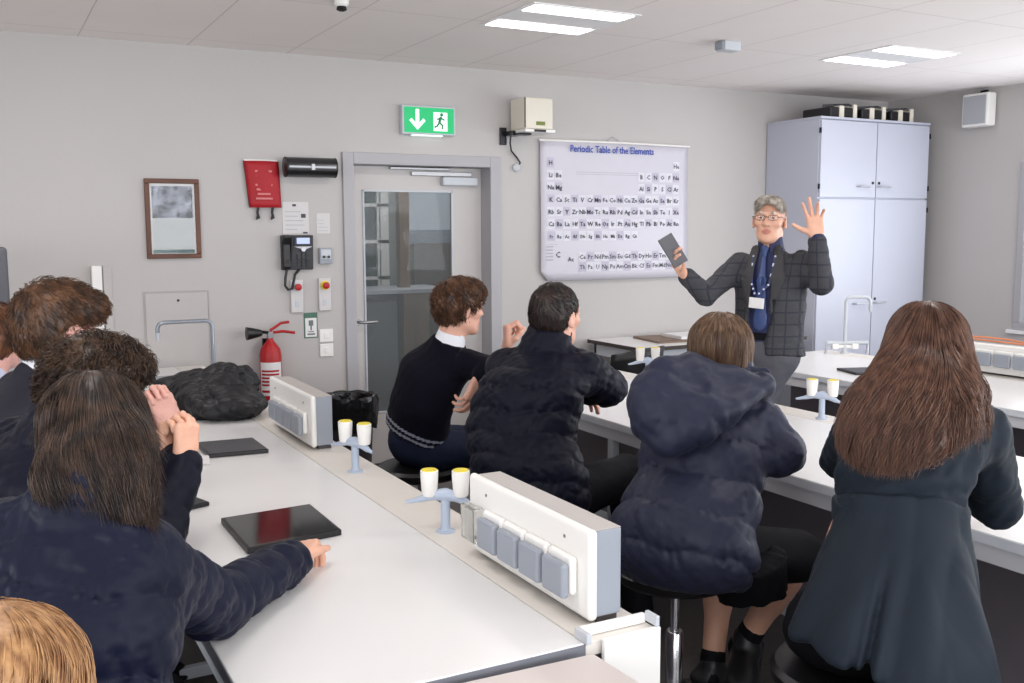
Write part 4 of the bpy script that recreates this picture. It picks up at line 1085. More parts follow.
# ---------------------------------------------------------------- student in the navy sweater by the door
def sweater_boy():
    P = person((1.66, 3.9, 0), 'student with curly chestnut hair in navy sweater with white collar, before the door')
    M = frame(12); Mh = frame(2, pitch=-4); r, f = rv(M), fv(M)
    pel = V(1.66, 3.92, .69); lum = (1.626, 3.831, 0.882); ch = (1.675, 3.822, 1.021); nk = (1.745, 3.800, 1.143); hd = V(*(1.794, 3.792, 1.286))
    lum, ch, nk = map(np.array, (lum, ch, nk))
    shR = nk+r*.145-Z*.075-f*.005; shL = nk-r*.145-Z*.07+f*.02
    elR = V(*(1.810, 3.547, 1.050)); wrR = V(*(1.756, 3.538, 1.022)); elL = V(2.28, 4.05, .93); wrL = V(*(2.030, 3.812, 1.099))
    H, W = head_sdf(hd, Mh, nk, .94)
    A = SDF(); hand_sdf(A, wrL, (.02, .02, 1), (.9, -.3, 0), -1, (70, 75, 80, 85), 0, (.6, .5, .6, 35), 1, elL)
    A2 = SDF(); hand_sdf(A2, wrR, V(*(1.707, 3.541, 0.924))-wrR, (-.4, .9, 0), 1, (25, 30, 38, 45), 3, (.8, .4, .3, 15), .95, elR)
    B = lower_body(P, pel, M, V(2.12, 4.06, .64), V(2.14, 3.86, .64), V(2.1, 4.08, .12), V(2.05, 3.84, .12), M_navyt, M_shoe)
    B.loft([(pel, .14, .10), (lum, .13, .095), (ch, .15, .1), (nk-Z*.10, .075, .05)], r)
    body_obj(P, [(H, .0042, head_mi(W, Mh)), (A, .0032, None), (A2, .0032, None), (B, .014, None)], SK_fair)
    eyes(P, W)
    G = SDF()
    G.loft([(pel+Z*.06-f*.02, .166, .132), (lum, .156, .120), (ch, .175, .118), (nk-Z*.055, .145, .092), (nk+Z*.004, .080, .074)], r, k=.05, endr=.15)
    G.chain([shR, elR, elR+(wrR-elR)*.75], [.062, .052, .042], k=.04); G.chain([shL, elL, wrL-Z*.03], [.062, .05, .040], k=.04)
    G.post.append(lambda p: fold(p, .008, .13, 21))
    # two pale stripes at the hem
    hb = pel+Z*.06-f*.02
    v, q = G.mesh(.0075); cc = v[q].mean(1)
    ax = nrm(nk-hb); u = (cc-hb)@ax; dr_ = np.abs((cc-hb)@r) < .3
    mi = ((((u > .004) & (u < .016)) | ((u > .030) & (u < .042))) & dr_ & (cc[:, 2] < .86) & ((cc-hb)@f < .17)).astype(int)
    np_mesh('sweater', v, q, [M_knit, M_knitg], P, mi=mi)
    K = SDF(); K.cap(nk-Z*.005, nk+(hd-nk)*.28, .068, .060, k=.01); K.cap(nk-Z*.05, nk+(hd-nk)*.5, .052, .050, k=.006, op='-')
    sdf_obj('shirt_collar', K, .005, M_shirtw, P)
    S, W2 = scalp(hd, Mh, .94, grow=.011, side=.006, fringe=.008)
    S.post.append(lambda p: fold(p, .007, .045, 4))
    rt_ = roots(S, 1500, seed=3); st_ = strands(S, rt_, short_flow(W2, Mh, fwd=.2), (.03, .06), 9, .0016, 5, (-.002, .006), wave=.006, wl=.03, lift=.008)
    hair_obj(P, S, .007, H_boy, [st_])
sweater_boy()

# ---------------------------------------------------------------- student in the puffer jacket with dark short hair
def puffer_boy():
    P = person((1.74, 2.98, 0), 'student with short dark hair in a quilted navy puffer jacket seen from behind')
    M = frame(40); Mh = frame(22, pitch=-3); r, f = rv(M), fv(M)
    pel = V(1.70, 3.0, .68); nk = V(*(1.846, 3.157, 1.193)); hd = V(*(1.884, 3.150, 1.296)); ch = V(*(1.752, 3.099, 1.058)); lum = V(*(1.704, 3.102, 0.878))
    shR = nk+r*.155-Z*.095; shL = nk-r*.16-Z*.095
    elR = V(*(2.072, 3.082, 1.024)); wrR = elR+V(-.02, .27, -.04); elL = V(2.02, 3.40, .95); wrL = V(2.16, 3.50, .9)
    H, W = head_sdf(hd, Mh, nk, .97)
    A = SDF(); hand_sdf(A, wrR, (.3, .9, 0), (0, 0, -1), -1, 30, 3, fore=elR); A2 = SDF(); hand_sdf(A2, wrL, (.9, .1, 0), (0, 0, -1), 1, 30, 3, fore=elL)
    B = lower_body(P, pel+Z*.0, M, V(2.06, 3.38, .66), V(2.19, 3.13, .665), V(2.1, 3.4, .12), V(2.2, 3.05, .12), M_blackcloth, M_shoe, thick=1.15)
    B.loft([(pel, .14, .10), (lum, .13, .095), (ch, .15, .1), (nk-Z*.10, .075, .05)], r)
    body_obj(P, [(H, .0045, head_mi(W, Mh)), (A, .004, None), (A2, .004, None), (B, .016, None)], SK_fair)
    eyes(P, W)
    G = SDF()
    G.loft([(pel-Z*.045-f*.03, .212, .18), (pel+Z*.09-f*.03, .212, .18), (lum-f*.01, .205, .165), (ch, .205, .145), (nk-Z*.07, .160, .11), (nk+Z*.01, .085, .078)], r, k=.05, quilt=(.083, .012, .4))
    G.chain([shR, elR, wrR], [.078, .068, .055], k=.05, quilt=(.075, .007)); G.chain([shL, elL, wrL], [.078, .068, .055], k=.05, quilt=(.075, .007))
    G.cap(nk+Z*.0, nk+(hd-nk)*.42, .083, .078, k=.03); G.cap(nk+(hd-nk)*.3, nk+(hd-nk)*1.2, .064, .07, k=.012, op='-')
    G.post.append(lambda p: fold(p, .010, .10, 31, (1, 1, 1.5))+fold(p, .005, .045, 32))
    sdf_obj('jacket', G, .0062, M_navy2, P)
    S, W2 = scalp(hd, Mh, .94, grow=.006, side=.003, neckz=-.07); S.post.append(lambda p: fold(p, .006, .05, 4))
    st_ = strands(S, roots(S, 3000, seed=4), short_flow(W2, Mh, crown=(.015, -.10, .09), fwd=.4), (.02, .04), 6, .0009, 6, (-.002, .002), wave=.001, wl=.05, lift=.002)
    hair_obj(P, S, .007, H_blk, [st_])
puffer_boy()

# ---------------------------------------------------------------- hooded student
def hooded():
    P = person((1.74, 2.26, 0), 'student in a slate navy hooded puffer jacket and black skirt with bare legs')
    M = frame(32); Mh = frame(42); r, f = rv(M), fv(M)
    pel = V(1.74, 2.24, .70); nk = V(*(1.976, 2.347, 1.128)); hd = V(*(2.002, 2.359, 1.239)); ch = V(*(1.894, 2.305, 0.988)); lum = V(*(1.841, 2.259, 0.852))
    shR = nk+r*.13-Z*.095; shL = nk-r*.15-Z*.085
    elR = V(*(2.075, 2.169, 0.958)); wrR = elR+V(.10, .26, -.02); elL = V(2.1, 2.75, .97); wrL = V(2.4, 2.8, .87)
    H, W = head_sdf(hd, Mh, nk, .95)
    A = SDF(); hand_sdf(A, wrR, (.2, .9, 0), (0, 0, -1), -1, 30, 3, fore=elR); A2 = SDF(); hand_sdf(A2, wrL, (.9, .1, 0), (0, 0, -1), 1, 30, 3, fore=elL)
    knR = V(*(2.123, 2.137, 0.640)); knL = V(2.12, 2.46, .62); anR = V(*(2.053, 2.273, 0.340)); anL = V(*(2.017, 2.390, 0.210))
    Bk = lower_body(P, pel, M, knL, knR, anL, anR, M_blackcloth, M_shoe, bare=True, thick=1.06, footdir=[(.6, -.2, -.1), (-.55, -.5, -.25)])
    KS = SDF(); KS.loft([(V(*(1.917, 2.102, 0.577)), .10, .085), (V(*(1.889, 2.107, 0.676)), .12, .11)], r, endr=.1); KS.post.append(lambda p: fold(p, .012, .09, 45, (1, 1, .3))); sdf_obj('skirt_hem', KS, .007, M_blackcloth, P)
    Bk.loft([(pel, .14, .10), (lum, .13, .095), (ch, .14, .1), (nk-Z*.10, .075, .05)], r)
    body_obj(P, [(H, .005, head_mi(W, Mh)), (A, .004, None), (A2, .004, None), (Bk, .0085, None)], SK_warm)
    for an, kn in ((anL, knL), (anR, knR)):
        T = SDF(); d_ = nrm(kn-an); T.cap(an-d_*.03, an+d_*.04, .043, .040, k=.02); T.post.append(lambda p: fold(p, .002, .02, 3)); sdf_obj('ankle_sock', T, .006, M_blackcloth, P)
    G = SDF()
    G.loft([(pel-Z*.0-f*.03+r*.035, .226, .19), (pel+Z*.07-f*.02+r*.03, .205, .17), (lum, .190, .150), (ch, .185, .140), (nk-Z*.08, .150, .11), (nk+Z*.01, .09, .08)], r, k=.05, quilt=(.12, .015, .9))
    G.chain([shR, elR, wrR], [.080, .070, .055], k=.05, quilt=(.11, .006)); G.chain([shL, elL, wrL], [.078, .07, .055], k=.05, quilt=(.11, .006))
    G.box(pel-Z*.28, (.6, .6, .20), k=.02, op='-')
    G.cap(nk+Z*.01, nk+(hd-nk)*.5+r*.02, .094, .088, k=.03); G.cap(nk+(hd-nk)*.25, nk+(hd-nk)*1.4, .066, .078, k=.012, op='-')
    G.post.append(lambda p: fold(p, .010, .13, 41, (1, 1, 1.3))+fold(p, .005, .05, 42))
    jk = sdf_obj('jacket', G, .0065, M_hood, P)
    # hood lying open on the back and shoulders
    Hd = SDF()
    Hd.chain([V(*(1.886, 2.241, 1.168)), V(*(1.821, 2.280, 1.203)), V(*(1.729, 2.283, 1.192)), V(*(1.677, 2.270, 1.140))], [.045, .055, .055, .055], k=.05)
    Hd.chain([V(*(1.688, 2.275, 1.138)), V(*(1.676, 2.252, 1.085)), V(*(1.693, 2.214, 1.038))], [.062, .068, .050], k=.05)
    Hd.ell(V(*(1.790, 2.239, 1.106)), (.115, .09, .085), M, k=.07)
    Hd.chain([V(*(1.686, 2.205, 1.029)), V(*(1.774, 2.172, 1.054)), V(*(1.883, 2.166, 1.109)), V(*(2.033, 2.195, 1.163))], [.042, .040, .034, .024], k=.035)
    Hd.chain([V(*(1.858, 2.280, 1.183)), V(*(1.949, 2.231, 1.182)), V(*(2.049, 2.208, 1.154))], [.04, .034, .024], k=.04)
    Hd.cap(nk+(hd-nk)*.35, nk+(hd-nk)*2.2, .076, .095, k=.03, op='-')
    Hd.chain([V(*(1.607, 2.160, 1.151)), V(*(1.718, 2.151, 1.190)), V(*(1.781, 2.186, 1.189))], [.008, .018, .012], k=.03, op='-')
    Hd.chain([V(*(1.634, 2.138, 1.091)), V(*(1.713, 2.100, 1.129)), V(*(1.861, 2.117, 1.170))], [.006, .012, .008], k=.03, op='-')
    Hd.post.append(lambda p: fold(p, .014, .13, 47, (1, 1, 1))+fold(p, .004, .05, 48))
    sdf_obj('hood', Hd, .007, M_hood, P)
    C2 = SDF(); C2.chain([V(*(2.009, 2.270, 1.197)), V(*(2.067, 2.237, 1.185)), V(*(2.100, 2.258, 1.136))], [.02, .016, .02], k=.02, flat=(M[:, 1], .5)); sdf_obj('collar_tip', C2, .005, M_hood, P)
    # hair
    S = SDF(); W2 = lambda x, y, z: hd+Mh@V(x, y, z)
    S.ell(W2(0, -.012, .034), (.088, .106, .094), Mh, k=.03); S.loft([(W2(0, -.02, -.16), .085, .07), (W2(0, -.022, -.06), .094, .088), (W2(0, -.015, .04), .086, .1)], rv(Mh), k=.03)
    S.ell(W2(0, .12, -.07), (.07, .09, .13), Mh, k=.01, op='-')
    fl = lambda p, t: np.array([0, 0, -1.])+((p-W2(0, -.01, .1))*np.array([1, 1, 0]))*6*(p[:, 2:3] > hd[2]+.03)
    hair_obj(P, S, .007, H_mid, [strands(S, roots(S, 2200, seed=6), fl, (.08, .18), 10, .0014, 7, (-.001, .004), wave=.002, wl=.12)])
hooded()

# ---------------------------------------------------------------- long haired student in the trench coat
def trench():
    P = person((1.74, 1.60, 0), 'student with very long chestnut hair in a black belted trench coat seen from behind')
    M = frame(36); Mh = frame(40); r, f = rv(M), fv(M)
    pel = V(1.72, 1.55, .70); nk = V(*(1.931, 1.559, 1.214)); hd = V(*(1.981, 1.591, 1.319)); ch = V(*(1.878, 1.532, 1.134)); lum = V(*(1.816, 1.515, 1.006))
    shR = nk+r*.128-Z*.055; shL = nk-r*.128-Z*.055
    elR = V(*(2.177, 1.529, 0.945)); wrR = elR+V(.18, .22, -.01); elL = V(2.1, 1.95, .98); wrL = V(2.42, 2.05, .87)
    H, W = head_sdf(hd, Mh, nk, .95)
    A = SDF(); hand_sdf(A, wrR, (.5, .7, 0), (0, 0, -1), -1, 30, 3, fore=elR); A2 = SDF(); hand_sdf(A2, wrL, (.9, .1, 0), (0, 0, -1), 1, 30, 3, fore=elL)
    B = lower_body(P, pel, M, V(2.06, 1.90, .63), V(2.18, 1.7, .63), V(2.1, 1.9, .12), V(2.2, 1.75, .12), M_blackcloth, M_shoe, thick=.82)
    B.loft([(pel, .13, .10), (lum, .12, .09), (ch, .14, .1), (nk-Z*.10, .075, .05)], r)
    body_obj(P, [(H, .005, head_mi(W, Mh)), (A, .004, None), (A2, .004, None), (B, .016, None)], SK_fair)
    G = SDF()
    G.loft([(lum-Z*.03, .138, .112), (lum+Z*.04, .142, .112), (ch, .156, .115), (nk-Z*.055, .135, .088), (nk+Z*.02, .064, .060)], r, k=.04)
    G.chain([shR, elR, wrR], [.058, .056, .046], k=.05); G.chain([shL, elL, wrL], [.058, .056, .046], k=.05)
    G.post.append(lambda p: fold(p, .018, .13, 51, (1, 1, 1.3))+fold(p, .003, .04, 52))
    # skirt of the coat spreading over the stool, with a back pleat
    b0 = V(*(1.804, 1.502, 0.945)); b1_ = V(*(1.749, 1.470, 0.821)); b2_ = V(*(1.702, 1.435, 0.705)); b3_ = V(*(1.669, 1.385, 0.541))
    K = SDF(); K.loft([(b3_, .222, .19), (b2_, .215, .19), (b1_, .180, .165), (b0, .145, .122), (b0+Z*.06, .138, .112)], r, k=.04, endr=.1)
    bk = b1_-f*.20
    def pleat(p):
        q = (p-b0)@M; x = q[:, 0]; z = -q[:, 2]; y = q[:, 1]
        back = (y < .02)*np.clip(z/.12, 0, 1)
        xc = -.005-.13*z
        return back*(.020*np.exp(-((x-xc)/.008)**2)-.010*np.exp(-((x-xc-.022)/.012)**2)+.012*np.exp(-((x-xc+.026)/.007)**2)*np.clip(z/.2, 0, 1))+np.clip(z/.1, 0, 1)*.0065*np.sin(np.arctan2(x, -y)*11+1+z*3)
    K.post.append(pleat); K.post.append(lambda p: fold(p, .013, .16, 55, (1, 1, .35)))
    K.box(V(1.72, 1.56, .51), (.215, .215, .115), rd=.02, k=.01, op='-')
    K.box(b2_-r*.18-f*.1-Z*.115, (.17, .3, .135), M @ roty(R(4)), rd=.01, k=.02, op='-')
    sdf_obj('coat', G, .0075, M_trench, P); sdf_obj('coat_skirt', K, .007, M_trench, P)
    Bt = SDF(); Bt.loft([(lum-Z*.050, .1475, .1215), (lum-Z*.010, .1475, .1215)], r, k=.02, endr=.15); Bt.post.append(lambda p: fold(p, .002, .05, 5)); sdf_obj('belt', Bt, .006, M_trench, P)
    for q, sh in ((1, shR), (-1, shL)):
        E_ = SDF(); E_.box(sh+Z*.068-r*q*.03, (.055, .02, .005), M @ roty(R(q*18)), rd=.004); sdf_obj('epaulette', E_, .004, M_trench, P)
    # hair
    hairpts = [V(*(1.701, 1.475, 1.102)), V(*(1.716, 1.470, 1.130)), V(*(1.745, 1.471, 1.169)), V(*(1.792, 1.475, 1.221)), V(*(1.866, 1.509, 1.267)), V(*(1.955, 1.570, 1.311)), V(*(1.985, 1.594, 1.359))]
    S = SDF(); W2 = lambda x, y, z: hd+Mh@V(x, y, z)
    S.ell(W2(0, -.012, .030), (.086, .106, .092), Mh, k=.03)
    secs = [((880,468,2.15), .035, .022), ((887,455,2.15), .095, .034), ((897,436,2.16), .125, .045), ((911,410,2.18), .140, .058), ((922,385,2.24), .122, .078), ((927,360,2.33), .104, .094), ((928,338,2.36), .088, .104)]
    S.loft([(hairpts[i], a[1], a[2]) for i, a in enumerate(secs)], rv(M), k=.03)
    S.chain([hairpts[5]+rv(M)*.05, V(*(1.961, 1.456, 1.244)), V(*(1.956, 1.430, 1.202)), V(*(1.907, 1.406, 1.164))], [.045, .030, .020, .008], k=.03)
    S.ell(W2(0, .13, -.07), (.075, .09, .14), Mh, k=.01, op='-')
    ctr = W2(0, -.03, .10)
    dirn = nrm(V(*(1.710, 1.483, 1.113))-W2(0, -.06, -.02))
    def fl(p, t):
        top = np.clip((p[:, 2:3]-hd[2])/.06, 0, 1); lowb = 1-top
        side = ((p-hd)@rv(M))[:, None]
        tgt = np.where(side > .06, np.array([[.03, -.05, -1.]]), dirn[None]*.7+((hairpts[3]-hd)*np.array([1, 1, 0])*0+V(0, 0, -.4))[None]+rv(M)[None]*side*2.5*np.clip((p[:, 2:3]-1.2)/.1, -.6, 1))
        return top*(((p-ctr)*np.array([1, 1, 0]))*12+np.array([0, 0, -.7]))+lowb*tgt
    keep = lambda c: c[:, 2] > hd[2]-.10
    def lens(rt, a, cap_):
        g = np.random.default_rng(a); sd = (rt-hd)@rv(M); zb = hairpts[0][2]-.014+np.clip((sd-.02)*1.2, 0, .09)
        return np.clip((rt[:, 2]-zb)*g.uniform(.9, 1.12, len(rt)), .02, cap_)
    r1 = roots(S, 4500, keep, seed=8)
    st1 = strands(S, r1, fl, lens(r1, 1, .36), 20, .0011, 9, (-.003, .001), wave=.0018, wl=.20, tip=.2, free=.8)
    r2 = roots(S, 2600, lambda c: (c[:, 2] < hd[2]-.02) & (c[:, 2] > hairpts[1][2]-.01), seed=9)
    st2 = strands(S, r2, fl, lens(r2, 2, .14), 12, .0011, 10, (-.002, .003), wave=.007, wl=.13, tip=.2, free=.6)
    S2 = SDF(); S2.p = list(S.p); S2.post = [lambda p: .004+fold(p, .004, .03, 5, (1, 1, .15))]
    hair_obj(P, S2, .006, H_long, [st1, st2])
trench()

# ---------------------------------------------------------------- dark haired student on the left, hand on the tablet
def tablet_student():
    P = person((.02, 1.82, 0), 'student with long dark brown hair in navy puffer, hand on the glossy tablet')
    M = frame(58); Mh = frame(62, pitch=-6); r, f = rv(M), fv(M)
    pel = V(.0, 1.78, .70); nk = V(*(0.154, 1.824, 1.156)); hd = V(*(0.173, 1.916, 1.240)); ch = V(*(0.113, 1.785, 1.041)); lum = V(*(0.085, 1.758, 0.890))
    shR = V(*(0.209, 1.735, 1.056)); shL = nk-r*.165-Z*.08
    elR = V(*(0.384, 1.987, 0.866)); wrR = V(*(0.635, 2.247, 0.852)); elL = V(-.05, 2.05, .90); wrL = V(.22, 2.16, .865)
    H, W = head_sdf(hd, Mh, nk, .95)
    A = SDF(); hand_sdf(A, wrR+V(-.012, -.012, .0), (.55, .82, .08), (.15, -.1, -1), -1, (52, 56, 60, 64), 1, (.8, .40, .15, 14), .86, elR)
    A2 = SDF(); hand_sdf(A2, wrL, (.9, .1, 0), (0, 0, -1), 1, 30, 3, fore=elL)
    B = lower_body(P, pel, M, V(.28, 2.12, .62), V(.36, 1.95, .62), V(.4, 2.15, .12), V(.4, 1.95, .12), M_blackcloth, M_shoe)
    B.loft([(pel, .14, .10), (lum, .13, .095), (ch, .14, .1), (nk-Z*.10, .075, .05)], r)
    body_obj(P, [(H, .005, head_mi(W, Mh)), (A, .0028, None), (A2, .004, None), (B, .016, None)], SK_warm)
    G = SDF()
    G.loft([(pel-Z*.0-f*.03, .20, .17), (pel+Z*.10-f*.03, .20, .17), (lum, .195, .155), (ch, .190, .138), (nk-Z*.075, .150, .105), (nk+Z*.02, .085, .08)], r, k=.05, quilt=(.125, .017, .3))
    G.chain([shR, elR, wrR-nrm(wrR-elR)*.045], [.074, .063, .047], k=.06, quilt=(.085, .011)); G.chain([shL, elL, wrL], [.074, .064, .05], k=.06, quilt=(.10, .006))
    G.cap(nk+Z*.02, nk+(hd-nk)*.42, .088, .085, k=.04); G.cap(nk+(hd-nk)*.25, nk+(hd-nk)*1.4, .062, .075, k=.012, op='-')
    G.box((.7, 2.0, BZ-.095), (.325, 2, .10), rd=.001, k=.003, op='-')
    G.post.append(lambda p: fold(p, .013, .12, 61, (1, 1, 1.2))+fold(p, .006, .05, 62))
    sdf_obj('jacket', G, .0055, M_navy, P)
    S = SDF(); W2 = lambda x, y, z: hd+Mh@V(x, y, z)
    S.ell(W2(0, -.012, .030), (.088, .108, .094), Mh, k=.03)
    S.loft([(V(*(0.211, 1.717, 1.140)), .020, .014), (V(*(0.195, 1.734, 1.164)), .055, .026), (V(*(0.175, 1.761, 1.200)), .088, .045), (V(*(0.169, 1.802, 1.230)), .098, .068), (V(*(0.173, 1.894, 1.251)), .094, .09), (V(*(0.176, 1.920, 1.283)), .086, .102)], rv(M), k=.03)
    S.ell(V(*(0.104, 1.800, 1.207)), (.035, .03, .055), Mh, k=.05)
    S.ell(W2(0, .13, -.07), (.075, .09, .14), Mh, k=.01, op='-')
    ctr = W2(-.01, -.0, .10); dirn = nrm(V(*(0.229, 1.736, 1.147))-W2(.02, -.06, .0))
    def fl(p, t):
        top = np.clip((p[:, 2:3]-hd[2]+.01)/.06, 0, 1)
        return top*(((p-ctr)*np.array([1, 1, 0]))*12+np.array([0, 0, -.5]))+(1-top)*(dirn[None]*.8+V(0, 0, -.5)[None])
    st1 = strands(S, roots(S, 4500, lambda c: c[:, 2] > hd[2]-.08, seed=12), fl, (.12, .26), 16, .0008, 13, (-.003, .0005), wave=.0015, wl=.2, tip=.2, free=.8)
    st2 = strands(S, roots(S, 2400, lambda c: c[:, 2] < hd[2], seed=14), fl, (.06, .15), 12, .0009, 15, (-.002, .003), wave=.005, wl=.13, tip=.2, free=.6)
    S2 = SDF(); S2.p = list(S.p); S2.post = [lambda p: .003+fold(p, .004, .035, 5, (1, 1, .2))]
    hair_obj(P, S2, .006, H_dark, [st1, st2])
tablet_student()

def clasped(A, wa, wb, el_a, el_b, d, n, s=.95):
    """two hands folded together"""
    d = nrm(d); n = nrm(n)
    hand_sdf(A, wa, d, n, -1, (62, 64, 66, 66), 0, (.8, .25, .3, 22), s, el_a)
    hand_sdf(A, wb, d, -n, 1, (58, 60, 62, 62), 0, (.8, .25, .3, 22), s, el_b)

# ---------------------------------------------------------------- curly student, hands clasped
def curly():
    P = person((-.02, 2.62, 0), 'student with bushy curly dark hair in a navy puffer with hands clasped on the bench')
    M = frame(28); Mh = frame(20, pitch=-12); r, f = rv(M), fv(M)
    pel = V(-.05, 2.6, .70); nk = V(*(0.157, 2.620, 1.133)); hd = V(*(0.239, 2.678, 1.219)); ch = V(*(0.106, 2.610, 1.022)); lum = V(-.03, 2.6, .86)
    shR = nk+r*.17-Z*.06; shL = nk-r*.17-Z*.06
    wrR = V(*(0.437, 2.571, 1.043)); wrL = wrR+V(-.03, .05, -.0); elR = V(.355, 2.50, .875); elL = V(.33, 2.82, .875)
    H, W = head_sdf(hd, Mh, nk, .93)
    A = SDF(); clasped(A, wrR, wrL, elR, elL, (.12, .1, .9), (-.45, .88, 0), .88)
    B = lower_body(P, pel, M, V(.3, 2.8, .62), V(.32, 2.6, .62), V(.4, 2.8, .12), V(.4, 2.6, .12), M_blackcloth, M_shoe)
    B.loft([(pel, .14, .10), (lum, .13, .095), (ch, .14, .1), (nk-Z*.10, .075, .05)], r)
    body_obj(P, [(H, .005, head_mi(W, Mh)), (A, .003, None), (B, .016, None)], SK_warm)
    G = SDF()
    G.loft([(pel, .2, .17), (lum, .2, .16), (ch, .2, .145), (nk-Z*.06, .17, .11), (nk+Z*.02, .08, .075)], r, k=.05, quilt=(.11, .009))
    G.chain([shR, elR, wrR-V(0, 0, .02)], [.075, .062, .045], k=.05, quilt=(.10, .007)); G.chain([shL, elL, wrL-V(0, 0, .02)], [.08, .07, .05], k=.05, quilt=(.10, .007))
    G.post.append(lambda p: fold(p, .011, .10, 71)+fold(p, .005, .045, 72))
    sdf_obj('jacket', G, .0075, M_navy2, P)
    S, W2 = scalp(hd, Mh, .93, grow=.026, side=.024, fringe=.016, neckz=-.11, face=(.13, -.06, .07, .07, .09))
    S.ell(W2(0, .05, .075), (.095, .085, .055), Mh, k=.03)
    S.post.append(lambda p: fold(p, .010, .04, 14))
    st_ = strands(S, roots(S, 2600, seed=16), short_flow(W2, Mh), (.05, .10), 26, .0012, 17, (-.004, .004), wave=.0085, wl=.032, lift=.014)
    hair_obj(P, S, .008, H_curl, [st_])
curly()

# ---------------------------------------------------------------- brown haired student in the dark blazer
def blazer():
    P = person((-.02, 3.40, 0), 'student with wavy brown hair, white collar and dark blazer behind the curly one')
    M = frame(15); Mh = frame(12, pitch=-4); r, f = rv(M), fv(M)
    pel = V(-.08, 3.36, .70); nk = V(*(0.149, 3.382, 1.161)); hd = V(*(0.218, 3.386, 1.301)); ch = V(*(0.120, 3.352, 1.074)); lum = V(-.02, 3.3, .9)
    shR = nk+r*.18-Z*.06; shL = nk-r*.18-Z*.06
    wrR = V(*(0.508, 3.215, 1.010)); wrL = wrR+V(-.02, .05, 0); elR = V(.40, 3.16, .875); elL = V(.38, 3.5, .875)
    H, W = head_sdf(hd, Mh, nk, .98)
    A = SDF(); clasped(A, wrR, wrL, elR, elL, (-.28, .0, .9), (-.1, 1, 0), .98)
    B = lower_body(P, pel, M, V(.28, 3.5, .62), V(.3, 3.3, .62), V(.4, 3.5, .12), V(.4, 3.3, .12), M_blackcloth, M_shoe)
    B.loft([(pel, .14, .10), (lum, .13, .095), (ch, .14, .1), (nk-Z*.10, .075, .05)], r)
    body_obj(P, [(H, .0042, head_mi(W, Mh)), (A, .0032, None), (B, .016, None)], SK_pink)
    eyes(P, W)
    G = SDF()
    G.loft([(pel, .175, .135), (lum, .175, .135), (ch, .19, .135), (nk-Z*.05, .17, .10), (nk+Z*.012, .07, .068)], r, k=.05)
    G.chain([shR, elR, elR+(wrR-elR)*.45], [.075, .062, .05], k=.05); G.chain([shL, elL, elL+(wrL-elL)*.45], [.075, .062, .05], k=.05)
    G.post.append(lambda p: fold(p, .005, .1, 81)); sdf_obj('blazer', G, .0085, mat('black_blazer', (26, 24, 38), .75), P)
    K = SDF(); K.cap(nk-Z*.0, nk+(hd-nk)*.30, .072, .062, k=.01); K.cap(nk-Z*.05, nk+(hd-nk)*.5, .053, .052, k=.006, op='-'); sdf_obj('shirt_collar', K, .005, M_shirtw, P)
    S, W2 = scalp(hd, Mh, .98, grow=.046, side=.010, fringe=.030, face=(.085, -.044, .092, .110, .102))
    S.ell(W2(0, .090, .090), (.058, .050, .032), Mh, k=.03)
    for q in (-1, 1): S.ell(W2(q*.10, .052, -.036), (.050, .078, .094), Mh, k=.01, op='-')
    S.post.append(lambda p: fold(p, .007, .05, 24))
    st_ = strands(S, roots(S, 2200, seed=18), short_flow(W2, Mh, fwd=.35), (.03, .065), 12, .0012, 19, (-.003, .005), wave=.005, wl=.05, lift=.007)
    hair_obj(P, S, .007, H_boy2, [st_])
blazer()

# ---------------------------------------------------------------- student at the far left edge
def edge_boy():
    P = person((-.1, 4.15, 0), 'student with auburn short hair and pale shirt cut off by the left edge')
    M = frame(20); Mh = frame(52, pitch=-4); r, f = rv(M), fv(M)
    pel = V(-.12, 4.1, .70); nk = V(*(0.015, 4.175, 1.074)); hd = V(*(0.053, 4.206, 1.213)); ch = V(-.08, 4.12, 1.0); lum = V(-.12, 4.1, .85)
    H, W = head_sdf(hd, Mh, nk, .98); shR = nk+r*.17-Z*.06; shL = nk-r*.17-Z*.06; elR = V(.25, 4.05, .88); elL = V(.22, 4.4, .88); wrR = V(.45, 4.2, .86); wrL = V(.45, 4.4, .86)
    A = SDF(); hand_sdf(A, wrR, (.9, .2, 0), (0, 0, -1), -1, 30, fore=elR); A2 = SDF(); hand_sdf(A2, wrL, (.9, -.1, 0), (0, 0, -1), 1, 30, fore=elL)
    B = lower_body(P, pel, M, V(.25, 4.3, .62), V(.27, 4.1, .62), V(.3, 4.3, .12), V(.3, 4.1, .12), M_blackcloth, M_shoe)
    B.loft([(pel, .14, .10), (lum, .13, .095), (ch, .14, .1), (nk-Z*.10, .075, .05)], r)
    body_obj(P, [(H, .005, head_mi(W, Mh)), (A, .005, None), (A2, .005, None), (B, .016, None)], SK_pink)
    G = SDF(); G.loft([(pel, .17, .13), (lum, .165, .13), (ch, .185, .13), (nk-Z*.05, .165, .10), (nk+Z*.02, .07, .066)], r, k=.05)
    G.chain([shR, elR, wrR], [.07, .055, .04], k=.05); G.chain([shL, elL, wrL], [.07, .055, .04], k=.05); G.post.append(lambda p: fold(p, .005, .1, 91)); sdf_obj('shirt', G, .009, M_shirtb, P)
    S, W2 = scalp(hd, Mh, 1.0, grow=.014, side=.006)
    hair_obj(P, S, .008, hairmat('auburn_hair', (128, 80, 50), (66, 44, 34), sc=(30, 30, 18)), [strands(S, roots(S, 1000, seed=20), short_flow(W2, Mh), (.03, .05), 6, .0016, 21, (-.002, .005), lift=.004)])
edge_boy()

